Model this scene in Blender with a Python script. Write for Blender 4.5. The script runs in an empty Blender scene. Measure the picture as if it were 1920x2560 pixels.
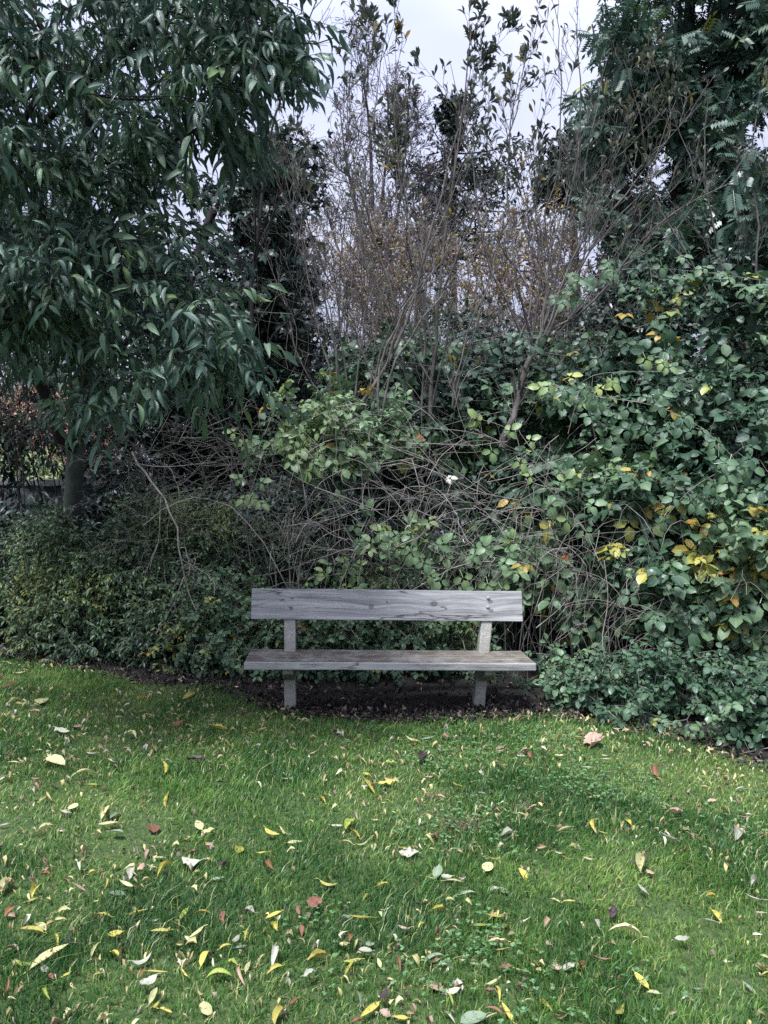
import bpy, bmesh, math, random
import numpy as np
from mathutils import Vector, Matrix

# ------------------------------------------------------------------ camera, sky, light
scene = bpy.context.scene
CAM_Z = 1.43
PITCH = math.radians(1.78)
F = 1934.0
cam_d = bpy.data.cameras.new('camera'); cam = bpy.data.objects.new('camera', cam_d)
scene.collection.objects.link(cam)
cam_d.sensor_fit = 'VERTICAL'; cam_d.sensor_height = 32.0; cam_d.lens = 32.0 * F / 2560.0
cam_d.clip_end = 1000; cam_d.clip_start = 0.05
cam.location = (0, 0, CAM_Z); cam.rotation_euler = (math.radians(90) - PITCH, 0, 0)
scene.camera = cam

SUN_EL, SUN_AZ = math.radians(68), math.radians(212)     # azimuth measured from +Y, clockwise: behind the viewer
world = bpy.data.worlds.new('World'); scene.world = world; world.use_nodes = True
wn, wl = world.node_tree.nodes, world.node_tree.links
wn.clear()
w_out = wn.new('ShaderNodeOutputWorld'); w_bg = wn.new('ShaderNodeBackground')
w_sky = wn.new('ShaderNodeTexSky'); w_sky.sky_type = 'NISHITA'; w_sky.sun_disc = False
w_sky.sun_elevation = SUN_EL; w_sky.sun_rotation = SUN_AZ
w_tc = wn.new('ShaderNodeTexCoord'); w_map = wn.new('ShaderNodeMapping'); w_map.inputs['Scale'].default_value = (1, 1, 2.2)
w_noise = wn.new('ShaderNodeTexNoise'); w_noise.inputs['Scale'].default_value = 2.2; w_noise.inputs['Detail'].default_value = 4
w_ramp = wn.new('ShaderNodeValToRGB')
w_ramp.color_ramp.elements[0].position = 0.36; w_ramp.color_ramp.elements[0].color = (5.6, 6.2, 9.0, 1)
w_ramp.color_ramp.elements[1].position = 0.62; w_ramp.color_ramp.elements[1].color = (7.8, 8.1, 10.0, 1)
w_mix = wn.new('ShaderNodeMixRGB'); w_mix.inputs[0].default_value = 0.88
wl.new(w_tc.outputs['Generated'], w_map.inputs[0]); wl.new(w_map.outputs[0], w_noise.inputs['Vector'])
wl.new(w_noise.outputs['Fac'], w_ramp.inputs[0]); wl.new(w_sky.outputs[0], w_mix.inputs[1]); wl.new(w_ramp.outputs[0], w_mix.inputs[2])
# an overcast dome is about three times brighter overhead than at the horizon
w_sep = wn.new('ShaderNodeSeparateXYZ'); wl.new(w_tc.outputs['Generated'], w_sep.inputs[0])
w_el = wn.new('ShaderNodeMath'); w_el.operation = 'MULTIPLY_ADD'; w_el.use_clamp = False
w_mx = wn.new('ShaderNodeMath'); w_mx.operation = 'MAXIMUM'; w_mx.inputs[1].default_value = 0.0
wl.new(w_sep.outputs[2], w_mx.inputs[0]); wl.new(w_mx.outputs[0], w_el.inputs[0]); w_el.inputs[1].default_value = 1.15; w_el.inputs[2].default_value = 0.50
w_sc = wn.new('ShaderNodeVectorMath'); w_sc.operation = 'SCALE'; wl.new(w_mix.outputs[0], w_sc.inputs[0]); wl.new(w_el.outputs[0], w_sc.inputs['Scale'])
wl.new(w_sc.outputs[0], w_bg.inputs[0]); w_bg.inputs[1].default_value = 0.0275
wl.new(w_bg.outputs[0], w_out.inputs[0])

sun_d = bpy.data.lights.new('sun', 'SUN'); sun = bpy.data.objects.new('sun', sun_d); scene.collection.objects.link(sun)
sun_d.energy = 1.5; sun_d.angle = math.radians(14); sun_d.color = (0.97, 0.985, 1.0)
sd = Vector((math.sin(SUN_AZ) * math.cos(SUN_EL), math.cos(SUN_AZ) * math.cos(SUN_EL), math.sin(SUN_EL)))
sun.rotation_euler = sd.to_track_quat('Z', 'Y').to_euler()
scene.view_settings.view_transform = 'Standard'; scene.view_settings.look = 'None'
scene.view_settings.exposure = 2.32; scene.view_settings.gamma = 1.0
scene.cycles.max_bounces = 6; scene.cycles.transmission_bounces = 3; scene.cycles.diffuse_bounces = 1
scene.cycles.glossy_bounces = 2; scene.cycles.transparent_max_bounces = 4
scene.cycles.use_denoising = False

R = np.random.default_rng(7)
random.seed(7)

# ------------------------------------------------------------------ geometry helpers
def pt(px, py, Y):
    """world point at depth Y seen at pixel (px, py) of the 1920 x 2560 photo"""
    px, py, Y = np.broadcast_arrays(np.asarray(px, float), np.asarray(py, float), np.asarray(Y, float))
    xc = (px - 960) / F; yc = (1280 - py) / F
    c, s = math.cos(PITCH), math.sin(PITCH)
    dy = c + yc * s; dz = -s + yc * c
    t = Y / dy
    return np.stack([xc * t, Y, CAM_Z + dz * t], -1)

def vhash(ix, iy, iz, seed):
    h = (ix * 374761393 + iy * 668265263 + iz * 2147483647 + seed * 974634777) & 0x7fffffff
    h = ((h ^ (h >> 13)) * 1274126177) & 0x7fffffff
    return ((h ^ (h >> 16)) & 0xffff) / 65535.0

def noise(p, freq=1.0, seed=0):
    p = np.asarray(p, float) * freq
    i = np.floor(p).astype(np.int64); f = p - i; f = f * f * (3 - 2 * f)
    r = 0
    for dx in (0, 1):
        for dy in (0, 1):
            for dz in (0, 1):
                w = (f[:, 0] if dx else 1 - f[:, 0]) * (f[:, 1] if dy else 1 - f[:, 1]) * (f[:, 2] if dz else 1 - f[:, 2])
                r = r + w * vhash(i[:, 0] + dx, i[:, 1] + dy, i[:, 2] + dz, seed)
    return r

def unit(v):
    return v / np.maximum(np.linalg.norm(v, axis=-1, keepdims=True), 1e-9)

def rdir(n):
    return unit(R.normal(size=(n, 3)))

def ground_z(x, y):
    x = np.asarray(x, float); y = np.asarray(y, float)
    z = -0.02 * (np.clip(x, -12, 12) - 0.6)
    z = z + 0.012 * np.sin(x * 1.7 + 0.6) * np.sin(y * 1.3 + 1.1) + 0.008 * np.sin(x * 4.1 + y * 2.3)
    z = z - 0.035 * np.exp(-((x - 0.1) / 1.05) ** 4 - ((y - 4.98) / 0.36) ** 2)      # earth worn hollow under the bench
    return z + 0.07 * np.clip(y - 6.2, 0, 12)

def on_ground(px, py, lift=0.0):
    """where the ray through a pixel meets the ground"""
    px = np.atleast_1d(np.asarray(px, float)); py = np.atleast_1d(np.asarray(py, float))
    Y = np.full(px.shape, 4.0)
    for _ in range(25):
        p = pt(px, py, Y)
        slope = (p[:, 2] - CAM_Z) / p[:, 1]
        Y = 0.5 * Y + 0.5 * np.clip((ground_z(p[:, 0], p[:, 1]) + lift - CAM_Z) / np.minimum(slope, -0.02), 0.5, 60)
    return pt(px, py, Y)

class Geo:
    def __init__(s): s.v, s.q, s.t, s.a, s.n = [], [], [], [], 0
    def add(s, v, q=None, t=None, a=None):
        v = np.asarray(v, float).reshape(-1, 3)
        if q is not None and len(q): s.q.append(np.asarray(q, np.int64).reshape(-1, 4) + s.n)
        if t is not None and len(t): s.t.append(np.asarray(t, np.int64).reshape(-1, 3) + s.n)
        s.v.append(v); s.a.append(np.zeros((len(v), 3)) if a is None else np.asarray(a, float).reshape(-1, 3))
        s.n += len(v)
    def build(s, name, mat, parent=None, smooth=True, loc=None):
        v = np.concatenate(s.v) if s.v else np.zeros((0, 3)); a = np.concatenate(s.a) if s.a else v
        o0 = np.zeros(3) if parent is None else np.array(parent.location)
        if parent is None and loc is not None: o0 = np.array(loc, float)
        v = v - o0
        q = np.concatenate(s.q) if s.q else np.zeros((0, 4), np.int64)
        t = np.concatenate(s.t) if s.t else np.zeros((0, 3), np.int64)
        me = bpy.data.meshes.new(name)
        me.vertices.add(len(v)); me.vertices.foreach_set('co', v.astype(np.float32).ravel())
        nl = q.size + t.size
        me.loops.add(nl); me.loops.foreach_set('vertex_index', np.concatenate([q.ravel(), t.ravel()]).astype(np.int32))
        me.polygons.add(len(q) + len(t))
        st = np.concatenate([np.arange(len(q)) * 4, q.size + np.arange(len(t)) * 3]).astype(np.int32)
        me.polygons.foreach_set('loop_start', st)
        me.polygons.foreach_set('use_smooth', np.full(len(q) + len(t), smooth))
        at = me.attributes.new('leaf', 'FLOAT_VECTOR', 'POINT'); at.data.foreach_set('vector', a.astype(np.float32).ravel())
        me.update(calc_edges=True)
        me.materials.append(mat)
        ob = bpy.data.objects.new(name, me); scene.collection.objects.link(ob)
        if parent is not None: ob.parent = parent
        elif loc is not None: ob.location = loc
        return ob

def tag(o, label=None, cat=None, group=None, kind=None):
    if label: o['label'] = label
    if cat: o['category'] = cat
    if group: o['group'] = group
    if kind: o['kind'] = kind
    return o

def empty(name, loc, label=None, cat=None, group=None):
    o = bpy.data.objects.new(name, None); scene.collection.objects.link(o)
    o.location = [float(c) for c in loc]; o.empty_display_size = 0.1
    return tag(o, label, cat, group)

def resample(P, K):
    P = np.asarray(P, float)
    # smooth (Catmull-Rom) then even spacing
    n = len(P)
    if n > 2:
        Q = []
        for i in range(n - 1):
            p0 = P[max(i - 1, 0)]; p1 = P[i]; p2 = P[i + 1]; p3 = P[min(i + 2, n - 1)]
            for t in np.linspace(0, 1, 8, endpoint=False):
                Q.append(0.5 * ((2 * p1) + (-p0 + p2) * t + (2 * p0 - 5 * p1 + 4 * p2 - p3) * t * t + (-p0 + 3 * p1 - 3 * p2 + p3) * t ** 3))
        Q.append(P[-1]); P = np.array(Q)
    d = np.r_[0, np.cumsum(np.linalg.norm(np.diff(P, axis=0), axis=1))]
    s = np.linspace(0, d[-1], K)
    return np.stack([np.interp(s, d, P[:, k]) for k in range(3)], -1)

def tubes(g, P, rad, sides=4, tint=None):
    """P (N,K,3) centre lines, rad (N,K)"""
    P = np.asarray(P, float); N, K, _ = P.shape
    if N == 0: return
    T = np.empty_like(P); T[:, 1:-1] = P[:, 2:] - P[:, :-2]; T[:, 0] = P[:, 1] - P[:, 0]; T[:, -1] = P[:, -1] - P[:, -2]
    T = unit(T)
    ref = np.where(np.abs(T[:, :1, 2:3]) > 0.8, np.array([1.0, 0.13, 0]), np.array([0.1, 0, 1.0]))
    ref = np.broadcast_to(ref, T.shape)
    A = unit(np.cross(T, ref)); B = np.cross(T, A)
    ang = np.arange(sides) * 2 * math.pi / sides
    V = P[:, :, None] + np.asarray(rad)[:, :, None, None] * (A[:, :, None] * np.cos(ang)[:, None] + B[:, :, None] * np.sin(ang)[:, None])
    idx = np.arange(N * K * sides).reshape(N, K, sides); nx = np.roll(idx, -1, axis=2)
    q = np.stack([idx[:, :-1], nx[:, :-1], nx[:, 1:], idx[:, 1:]], -1).reshape(-1, 4)
    tt = R.random(N) if tint is None else tint
    a = np.zeros((N, K, sides, 3)); a[..., 0] = 0.5; a[..., 1] = np.linspace(0, 1, K)[None, :, None]; a[..., 2] = tt[:, None, None]
    g.add(V, q=q, a=a)

def curve_children(P, rad, per, t0, t1, lrat, ang, K=7, up=0.0, wig=0.12, rrat=0.55, rmin=0.002, lmin=0.0, labs=None):
    """children for every parent line: returns (M,K,3), (M,K)"""
    N, Kp, _ = P.shape
    M = N * per
    par = np.repeat(np.arange(N), per)
    t = R.uniform(t0, t1, M)
    f = t * (Kp - 1); i = np.minimum(f.astype(int), Kp - 2); fr = (f - i)[:, None]
    base = P[par, i] * (1 - fr) + P[par, i + 1] * fr
    tan = unit(P[par, i + 1] - P[par, i])
    rb = rad[par, i] * (1 - fr[:, 0]) + rad[par, i + 1] * fr[:, 0]
    plen = np.linalg.norm(np.diff(P, axis=1), axis=2).sum(1)[par]
    perp = unit(np.cross(tan, rdir(M)))
    a = np.radians(R.uniform(ang[0], ang[1], M))[:, None]
    d = unit(tan * np.cos(a) + perp * np.sin(a))
    L = plen * R.uniform(lrat[0], lrat[1], M) * (1 - 0.45 * t)
    if labs is not None: L = R.uniform(labs[0], labs[1], M)
    L = np.maximum(L, lmin)
    out = np.empty((M, K, 3)); out[:, 0] = base
    bend = rdir(M) * wig
    for k in range(1, K):
        d = unit(d + bend * 0.6 + R.normal(size=(M, 3)) * wig + np.array([0, 0, up]))
        out[:, k] = out[:, k - 1] + d * (L / (K - 1))[:, None]
    r0 = np.maximum(rb * rrat, rmin)
    rr = r0[:, None] * (1 - 0.65 * np.linspace(0, 1, K)[None]); rr = np.maximum(rr, rmin * 0.7)
    return out, rr

# ------------------------------------------------------------------ leaf templates (x across, y along, z normal)
def blade_leaf(n, width, peak=0.4, fold=0.25, droop=0.3, serr=0.0, curl=0.0, wave=0.0, petiole=0.0):
    ys = np.linspace(0, 1, n)
    w = np.sin(np.pi * np.clip(ys, 0, 1) ** (math.log(0.5) / math.log(peak))) ** 0.8 * width * 0.5
    w[0] = 0.004; w[-1] = 0.003
    if serr:
        w[1:-1] *= 1 + serr * np.where(np.arange(n - 2) % 2 == 0, 1, -1)
    v, uv = [], []
    for k, y in enumerate(ys):
        # droop bends the leaf along an arc
        a = droop * y * 1.6
        yy = math.sin(a) / (droop * 1.6) if droop > 1e-3 else y
        zz = -(1 - math.cos(a)) / (droop * 1.6) if droop > 1e-3 else 0.0
        wv = wave * math.sin(y * 9.0)
        for u in (-1, 0, 1):
            c = curl * abs(u) * w[k] * 3
            v.append((u * w[k] * (1 - abs(curl) * 0.4), yy, zz + fold * abs(u) * w[k] * 2 * (1 if u else 0) + c * c * 3 + wv * abs(u) * (1 if u > 0 else -1)))
            uv.append((0.5 + 0.5 * u, y))
    q = []
    for k in range(n - 1):
        for j in (0, 1):
            b = k * 3 + j; q.append((b, b + 1, b + 4, b + 3))
    v = np.array(v); v[:, 1] += petiole
    return v, np.array(q), np.zeros((0, 3), int), np.array(uv)

def merge_t(parts):
    V, Q, T, U = [], [], [], []; n = 0
    for v, q, t, u in parts:
        V.append(v); U.append(u)
        if len(q): Q.append(q + n)
        if len(t): T.append(t + n)
        n += len(v)
    return np.concatenate(V), (np.concatenate(Q) if Q else np.zeros((0, 4), int)), (np.concatenate(T) if T else np.zeros((0, 3), int)), np.concatenate(U)

def xf(tp, scale, rotz, loc, tilt=0.0, roll=0.0):
    m = Matrix.Translation(loc) @ Matrix.Rotation(rotz, 4, 'Z') @ Matrix.Rotation(tilt, 4, 'X') @ Matrix.Rotation(roll, 4, 'Y') @ Matrix.Scale(scale, 4)
    m = np.array(m)
    v = tp[0] @ m[:3, :3].T + m[:3, 3]
    return (v,) + tuple(tp[1:])

def stalk(a, b, w=0.012):
    v = np.array([[a[0] - w, a[1], a[2]], [a[0] + w, a[1], a[2]], [b[0] + w, b[1], b[2]], [b[0] - w, b[1], b[2]]])
    return v, np.array([[0, 1, 2, 3]]), np.zeros((0, 3), int), np.array([[.5, 0], [.5, 0], [.5, 0], [.5, 0]])

def bramble_leaf(five, n=6):
    l = lambda w, dr: blade_leaf(n, w, peak=0.47, fold=0.14, droop=dr, serr=0.09, petiole=0.14)
    P = [stalk((0, 0, 0), (0, 0.36, 0.02)), xf(l(0.70, 0.35), 0.58, 0, (0, 0.40, 0.02), -0.1)]
    for s in (-1, 1):
        P.append(xf(l(0.62, 0.4), 0.47, s * 1.45, (0, 0.36, 0.02), -0.15, s * 0.2))
        if five: P.append(xf(l(0.56, 0.3), 0.34, s * 2.3, (0, 0.34, 0.02), -0.2, s * 0.2))
    return merge_t(P)

def pinnate_leaf(pairs=5):
    P = [stalk((0, 0, 0), (0, 0.9, -0.12), 0.006)]
    rh = lambda: (np.array([[0, 0, 0], [-0.19, .5, 0.03], [0, 1, -0.12], [0.19, .5, 0.03]], float), np.array([[0, 3, 2, 1]]), np.zeros((0, 3), int), np.array([[.5, 0], [0, .5], [.5, 1], [1, .5]]))
    for k in range(pairs):
        y = 0.22 + k * 0.68 / pairs
        for s in (-1, 1):
            P.append(xf(rh(), 0.36, s * 1.1, (0, y, -0.12 * y * y), -0.35))
    P.append(xf(rh(), 0.36, 0, (0, 0.9, -0.12), -0.3))
    return merge_t(P)

def palmate_leaf(lobes=5):
    ang = np.radians(np.linspace(-125, 125, lobes * 2 - 1)); rad = []
    for k in range(len(ang)):
        c = 1 - 0.35 * abs(ang[k]) / 2.2
        rad.append(c * (0.62 if k % 2 == 0 else 0.33))
    v = [(0, 0.0, 0), (0, 0.35, 0.05)]; uv = [(.5, 0), (.5, .3)]
    for a, r in zip(ang, rad):
        v.append((math.sin(a) * r, 0.35 + math.cos(a) * r, -0.18 * r * r + (0.04 if r < .4 else -0.05))); uv.append((0.5 + 0.5 * math.sin(a) * r, 0.35 + math.cos(a) * r))
    t = [(1, k + 3, k + 2) for k in range(len(ang) - 1)]
    return np.array(v), np.zeros((0, 4), int), np.array(t), np.array(uv)

def rhomb_leaf(w=0.5, bend=0.15):
    v = np.array([[0, 0, 0], [-w / 2, .45, 0.07], [0, 1, -bend], [w / 2, .45, 0.07], [0, .48, -0.01]], float)
    return v, np.zeros((0, 4), int), np.array([[0, 4, 1], [1, 4, 2], [0, 3, 4], [3, 2, 4]]), np.array([[.5, 0], [0, .5], [.5, 1], [1, .5], [.5, .5]])

T_CHERRY = [blade_leaf(7, w, peak=p, fold=f, droop=d, curl=c, wave=wv, petiole=0.1) for w, p, f, d, c, wv in
            ((0.27, .42, .35, .5, .2, .01), (0.24, .45, .5, .8, .1, .015), (0.30, .4, .2, .3, 0, .012), (0.22, .45, .6, .65, .3, .02))]
T_BRAMBLE = [bramble_leaf(False), bramble_leaf(False, 5), bramble_leaf(True, 5)]
T_SMALL = [blade_leaf(4, .36, .5, .2, .4), blade_leaf(4, .42, .45, .3, .25)]
T_WILLOW = [blade_leaf(5, .34, .6, .3, .5), blade_leaf(5, .28, .6, .5, .8), blade_leaf(4, .4, .55, .15, .2)]
T_PIN = [pinnate_leaf(5), pinnate_leaf(6)]
T_PALM = [palmate_leaf(5)]
T_RH = [rhomb_leaf(.5, .15), rhomb_leaf(.38, .3)]
T_IVY = [palmate_leaf(3), rhomb_leaf(.8, .2)]

def place(g, tps, pos, d, nrm, size, tint):
    """copy leaf templates to every position"""
    pos = np.asarray(pos, float); n = len(pos)
    if n == 0: return
    d = unit(np.asarray(d, float)); X = unit(np.cross(d, nrm)); Z = np.cross(X, d)
    size = np.broadcast_to(size, (n,)); tint = np.broadcast_to(tint, (n,))
    pick = R.integers(0, len(tps), n)
    for k, (tv, tq, tt, tu) in enumerate(tps):
        m = np.nonzero(pick == k)[0]
        if not len(m): continue
        V = pos[m, None] + size[m, None, None] * (X[m, None] * tv[None, :, :1] + d[m, None] * tv[None, :, 1:2] + Z[m, None] * tv[None, :, 2:3])
        off = (np.arange(len(m)) * len(tv))[:, None, None]
        a = np.empty((len(m), len(tv), 3)); a[..., :2] = tu[None]; a[..., 2] = tint[m, None]
        g.add(V, q=(tq[None] + off) if len(tq) else None, t=(tt[None] + off) if len(tt) else None, a=a)

def along(P, per, t0=0.1, t1=1.0):
    N, K, _ = P.shape; M = N * per
    par = np.repeat(np.arange(N), per); t = (np.tile(np.arange(per), N) + R.random(M)) / per * (t1 - t0) + t0
    f = t * (K - 1); i = np.minimum(f.astype(int), K - 2); fr = (f - i)[:, None]
    return P[par, i] * (1 - fr) + P[par, i + 1] * fr, unit(P[par, i + 1] - P[par, i]), par

# ------------------------------------------------------------------ materials
def new_mat(name):
    m = bpy.data.materials.new(name); m.use_nodes = True
    n, l = m.node_tree.nodes, m.node_tree.links
    return m, n, l, n['Principled BSDF'], n['Material Output']

def ramp(n, stops):
    r = n.new('ShaderNodeValToRGB'); e = r.color_ramp.elements
    while len(e) < len(stops): e.new(0.5)
    for k, (p, c) in enumerate(stops):
        e[k].position = p; e[k].color = (*c, 1)
    return r

def math_n(n, l, op, a, b=None, c=None):
    m = n.new('ShaderNodeMath'); m.operation = op
    for k, v in enumerate((a, b, c)):
        if v is None: continue
        if isinstance(v, (int, float)): m.inputs[k].default_value = v
        else: l.new(v, m.inputs[k])
    return m.outputs[0]

def leaf_mat(name, stops, rough=0.42, spec=0.5, trans=0.22, vein=0.25, blotch=0.25, blotch_col=None, bump=0.0):
    m, n, l, b, out = new_mat(name)
    at = n.new('ShaderNodeAttribute'); at.attribute_name = 'leaf'
    sx = n.new('ShaderNodeSeparateXYZ'); l.new(at.outputs['Vector'], sx.inputs[0])
    rp = ramp(n, stops); l.new(sx.outputs[2], rp.inputs[0])
    geo = n.new('ShaderNodeNewGeometry')
    nz = n.new('ShaderNodeTexNoise'); nz.inputs['Scale'].default_value = 28; nz.inputs['Detail'].default_value = 3
    l.new(geo.outputs['Position'], nz.inputs['Vector'])
    # veins: midrib and slanting side veins
    du = math_n(n, l, 'ABSOLUTE', math_n(n, l, 'SUBTRACT', sx.outputs[0], 0.5))
    mid = math_n(n, l, 'SUBTRACT', 1.0, math_n(n, l, 'MULTIPLY', du, 14.0)); mid = math_n(n, l, 'MAXIMUM', mid, 0.0)
    sv = math_n(n, l, 'SINE', math_n(n, l, 'MULTIPLY', math_n(n, l, 'SUBTRACT', sx.outputs[1], math_n(n, l, 'MULTIPLY', du, 0.5)), 56.0))
    sv = math_n(n, l, 'POWER', math_n(n, l, 'MAXIMUM', sv, 0.0), 4.0)
    vv = math_n(n, l, 'ADD', math_n(n, l, 'MULTIPLY', mid, vein * 2), math_n(n, l, 'MULTIPLY', sv, vein))
    nn = math_n(n, l, 'MULTIPLY_ADD', nz.outputs['Fac'], blotch * 2, 1.0 - blotch)
    fac = math_n(n, l, 'ADD', nn, vv)
    mul = n.new('ShaderNodeVectorMath'); mul.operation = 'SCALE'; l.new(rp.outputs[0], mul.inputs[0]); l.new(fac, mul.inputs['Scale'])
    col = mul.outputs[0]
    if blotch_col:
        n2 = n.new('ShaderNodeTexNoise'); n2.inputs['Scale'].default_value = 60; l.new(geo.outputs['Position'], n2.inputs['Vector'])
        r2 = ramp(n, [(0.60, (0, 0, 0)), (0.68, (1, 1, 1))]); l.new(n2.outputs['Fac'], r2.inputs[0])
        mx = n.new('ShaderNodeMixRGB'); l.new(r2.outputs[0], mx.inputs[0]); l.new(col, mx.inputs[1]); mx.inputs[2].default_value = (*blotch_col, 1)
        col = mx.outputs[0]
    l.new(col, b.inputs['Base Color']); n5 = n.new('ShaderNodeTexNoise'); n5.inputs['Scale'].default_value = 9; l.new(geo.outputs['Position'], n5.inputs['Vector'])
    l.new(math_n(n, l, 'MULTIPLY_ADD', n5.outputs['Fac'], .7, rough - .33), b.inputs['Roughness'])
    b.inputs['Specular IOR Level'].default_value = spec
    if bump:
        bp = n.new('ShaderNodeBump'); bp.inputs['Strength'].default_value = bump; bp.inputs['Distance'].default_value = 0.004
        l.new(math_n(n, l, 'ADD', vv, nz.outputs['Fac']), bp.inputs['Height']); l.new(bp.outputs[0], b.inputs['Normal'])
    if trans:
        tr = n.new('ShaderNodeBsdfTranslucent'); l.new(col, tr.inputs[0])
        mx = n.new('ShaderNodeMixShader'); mx.inputs[0].default_value = trans
        l.new(b.outputs[0], mx.inputs[1]); l.new(tr.outputs[0], mx.inputs[2]); l.new(mx.outputs[0], out.inputs[0])
    return m

def bark_mat(name, c0, c1, scale=14, rough=0.85, stretch=0.25, bump=0.5, lichen=None):
    m, n, l, b, out = new_mat(name)
    geo = n.new('ShaderNodeNewGeometry'); mp = n.new('ShaderNodeMapping'); mp.inputs['Scale'].default_value = (1, 1, stretch)
    l.new(geo.outputs['Position'], mp.inputs[0])
    nz = n.new('ShaderNodeTexNoise'); nz.inputs['Scale'].default_value = scale; nz.inputs['Detail'].default_value = 6; nz.inputs['Roughness'].default_value = 0.65
    l.new(mp.outputs[0], nz.inputs['Vector'])
    rp = ramp(n, [(0.33, c0), (0.66, c1)]); l.new(nz.outputs['Fac'], rp.inputs[0])
    at = n.new('ShaderNodeAttribute'); at.attribute_name = 'leaf'
    sx = n.new('ShaderNodeSeparateXYZ'); l.new(at.outputs['Vector'], sx.inputs[0])
    fac = math_n(n, l, 'MULTIPLY_ADD', sx.outputs[2], 0.7, 0.65)
    mul = n.new('ShaderNodeVectorMath'); mul.operation = 'SCALE'; l.new(rp.outputs[0], mul.inputs[0]); l.new(fac, mul.inputs['Scale'])
    col = mul.outputs[0]
    if lichen:
        n2 = n.new('ShaderNodeTexNoise'); n2.inputs['Scale'].default_value = 9; l.new(geo.outputs['Position'], n2.inputs['Vector'])
        r2 = ramp(n, [(0.52, (0, 0, 0)), (0.62, (1, 1, 1))]); l.new(n2.outputs['Fac'], r2.inputs[0])
        mx = n.new('ShaderNodeMixRGB'); l.new(r2.outputs[0], mx.inputs[0]); l.new(col, mx.inputs[1]); mx.inputs[2].default_value = (*lichen, 1)
        col = mx.outputs[0]
    l.new(col, b.inputs['Base Color']); b.inputs['Roughness'].default_value = rough
    b.inputs['Specular IOR Level'].default_value = 0.25
    bp = n.new('ShaderNodeBump'); bp.inputs['Strength'].default_value = bump; bp.inputs['Distance'].default_value = 0.01
    l.new(nz.outputs['Fac'], bp.inputs['Height']); l.new(bp.outputs[0], b.inputs['Normal'])
    return m

YEL = (0.42, 0.33, 0.05)
M_CHERRY = leaf_mat('cherry_leaf', [(0.0, (0.026, 0.060, 0.046)), (0.5, (0.075, 0.138, 0.098)), (0.90, (0.14, 0.22, 0.12)), (0.985, (0.15, 0.22, 0.06))], rough=0.43, trans=0.28, bump=0.5)
M_BRAMBLE = leaf_mat('bramble_leaf', [(0.0, (0.016, 0.045, 0.026)), (0.40, (0.044, 0.096, 0.050)), (0.72, (0.125, 0.205, 0.100)), (0.86, (0.20, 0.27, 0.09)), (0.93, (0.32, 0.30, 0.05)), (0.985, (0.42, 0.20, 0.05)), (1.0, (0.45, 0.07, 0.03))], rough=0.42, trans=0.15, bump=0.5, blotch=0.3)
M_BRAMBLE_PALE = leaf_mat('bramble_leaf_silver', [(0.0, (0.05, 0.09, 0.075)), (0.5, (0.10, 0.165, 0.13)), (0.85, (0.17, 0.24, 0.15)), (0.95, (0.34, 0.32, 0.08)), (1.0, (0.55, 0.57, 0.52))], rough=0.5, trans=0.15, bump=0.5)
M_SMALL = leaf_mat('privet_leaf', [(0.0, (0.016, 0.042, 0.022)), (0.5, (0.042, 0.092, 0.040)), (0.9, (0.12, 0.19, 0.06)), (1.0, (0.32, 0.30, 0.06))], rough=0.4, trans=0.15, vein=0.15)
M_DARK = leaf_mat('dark_foliage', [(0.0, (0.008, 0.019, 0.016)), (0.7, (0.021, 0.046, 0.036)), (1.0, (0.05, 0.09, 0.04))], rough=0.45, trans=0.12, vein=0.1)  # dark leaf greens, deepened further so that hedge gaps look shaded
M_ASH = leaf_mat('ash_leaf', [(0.0, (0.026, 0.062, 0.046)), (0.7, (0.075, 0.135, 0.095)), (0.93, (0.07, 0.13, 0.045)), (1.0, (0.25, 0.26, 0.05))], rough=0.4, trans=0.2, vein=0.1)
M_WILLOW = leaf_mat('willow_leaf', [(0.0, (0.05, 0.065, 0.05)), (0.6, (0.10, 0.105, 0.06)), (0.8, (0.26, 0.19, 0.05)), (1.0, (0.45, 0.28, 0.06))], rough=0.6, trans=0.3)
M_RUSSET = leaf_mat('russet_leaf', [(0.0, (0.07, 0.10, 0.05)), (0.22, (0.17, 0.19, 0.10)), (0.35, (0.22, 0.195, 0.23)), (0.65, (0.34, 0.29, 0.32)), (0.82, (0.34, 0.28, 0.12)), (0.96, (0.40, 0.31, 0.06)), (1.0, (0.38, 0.15, 0.08))], rough=0.7, trans=0.3, vein=0.05)
M_BIRCHLEAF = leaf_mat('birch_leaf', [(0.0, (0.075, 0.06, 0.075)), (0.8, (0.15, 0.115, 0.12)), (1.0, (0.32, 0.20, 0.06))], rough=0.7, trans=0.2, vein=0.0)
M_CONIFER = leaf_mat('conifer_needles', [(0.0, (0.010, 0.022, 0.020)), (1.0, (0.025, 0.045, 0.035))], rough=0.6, trans=0.0, vein=0.0)
M_GRASS = leaf_mat('grass_blade', [(0.0, (0.026, 0.088, 0.022)), (0.35, (0.082, 0.200, 0.038)), (0.70, (0.190, 0.330, 0.064)), (0.92, (0.31, 0.40, 0.11)), (1.0, (0.52, 0.47, 0.24))], rough=0.45, spec=.45, trans=0.38, vein=0.0, blotch=0.15)
M_CLOVER = leaf_mat('clover_leaf', [(0.0, (0.06, 0.15, 0.055)), (1.0, (0.13, 0.25, 0.10))], rough=0.5, trans=0.2, vein=0.1)
M_LITTER = leaf_mat('litter_leaf', [(0.0, (0.015, 0.011, 0.010)), (0.6, (0.058, 0.042, 0.036)), (0.9, (0.15, 0.115, 0.09)), (1.0, (0.38, 0.34, 0.25))], rough=0.8, trans=0.0, vein=0.2)  # litter browns darkened too, adding to the painted shade under the seat
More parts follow.
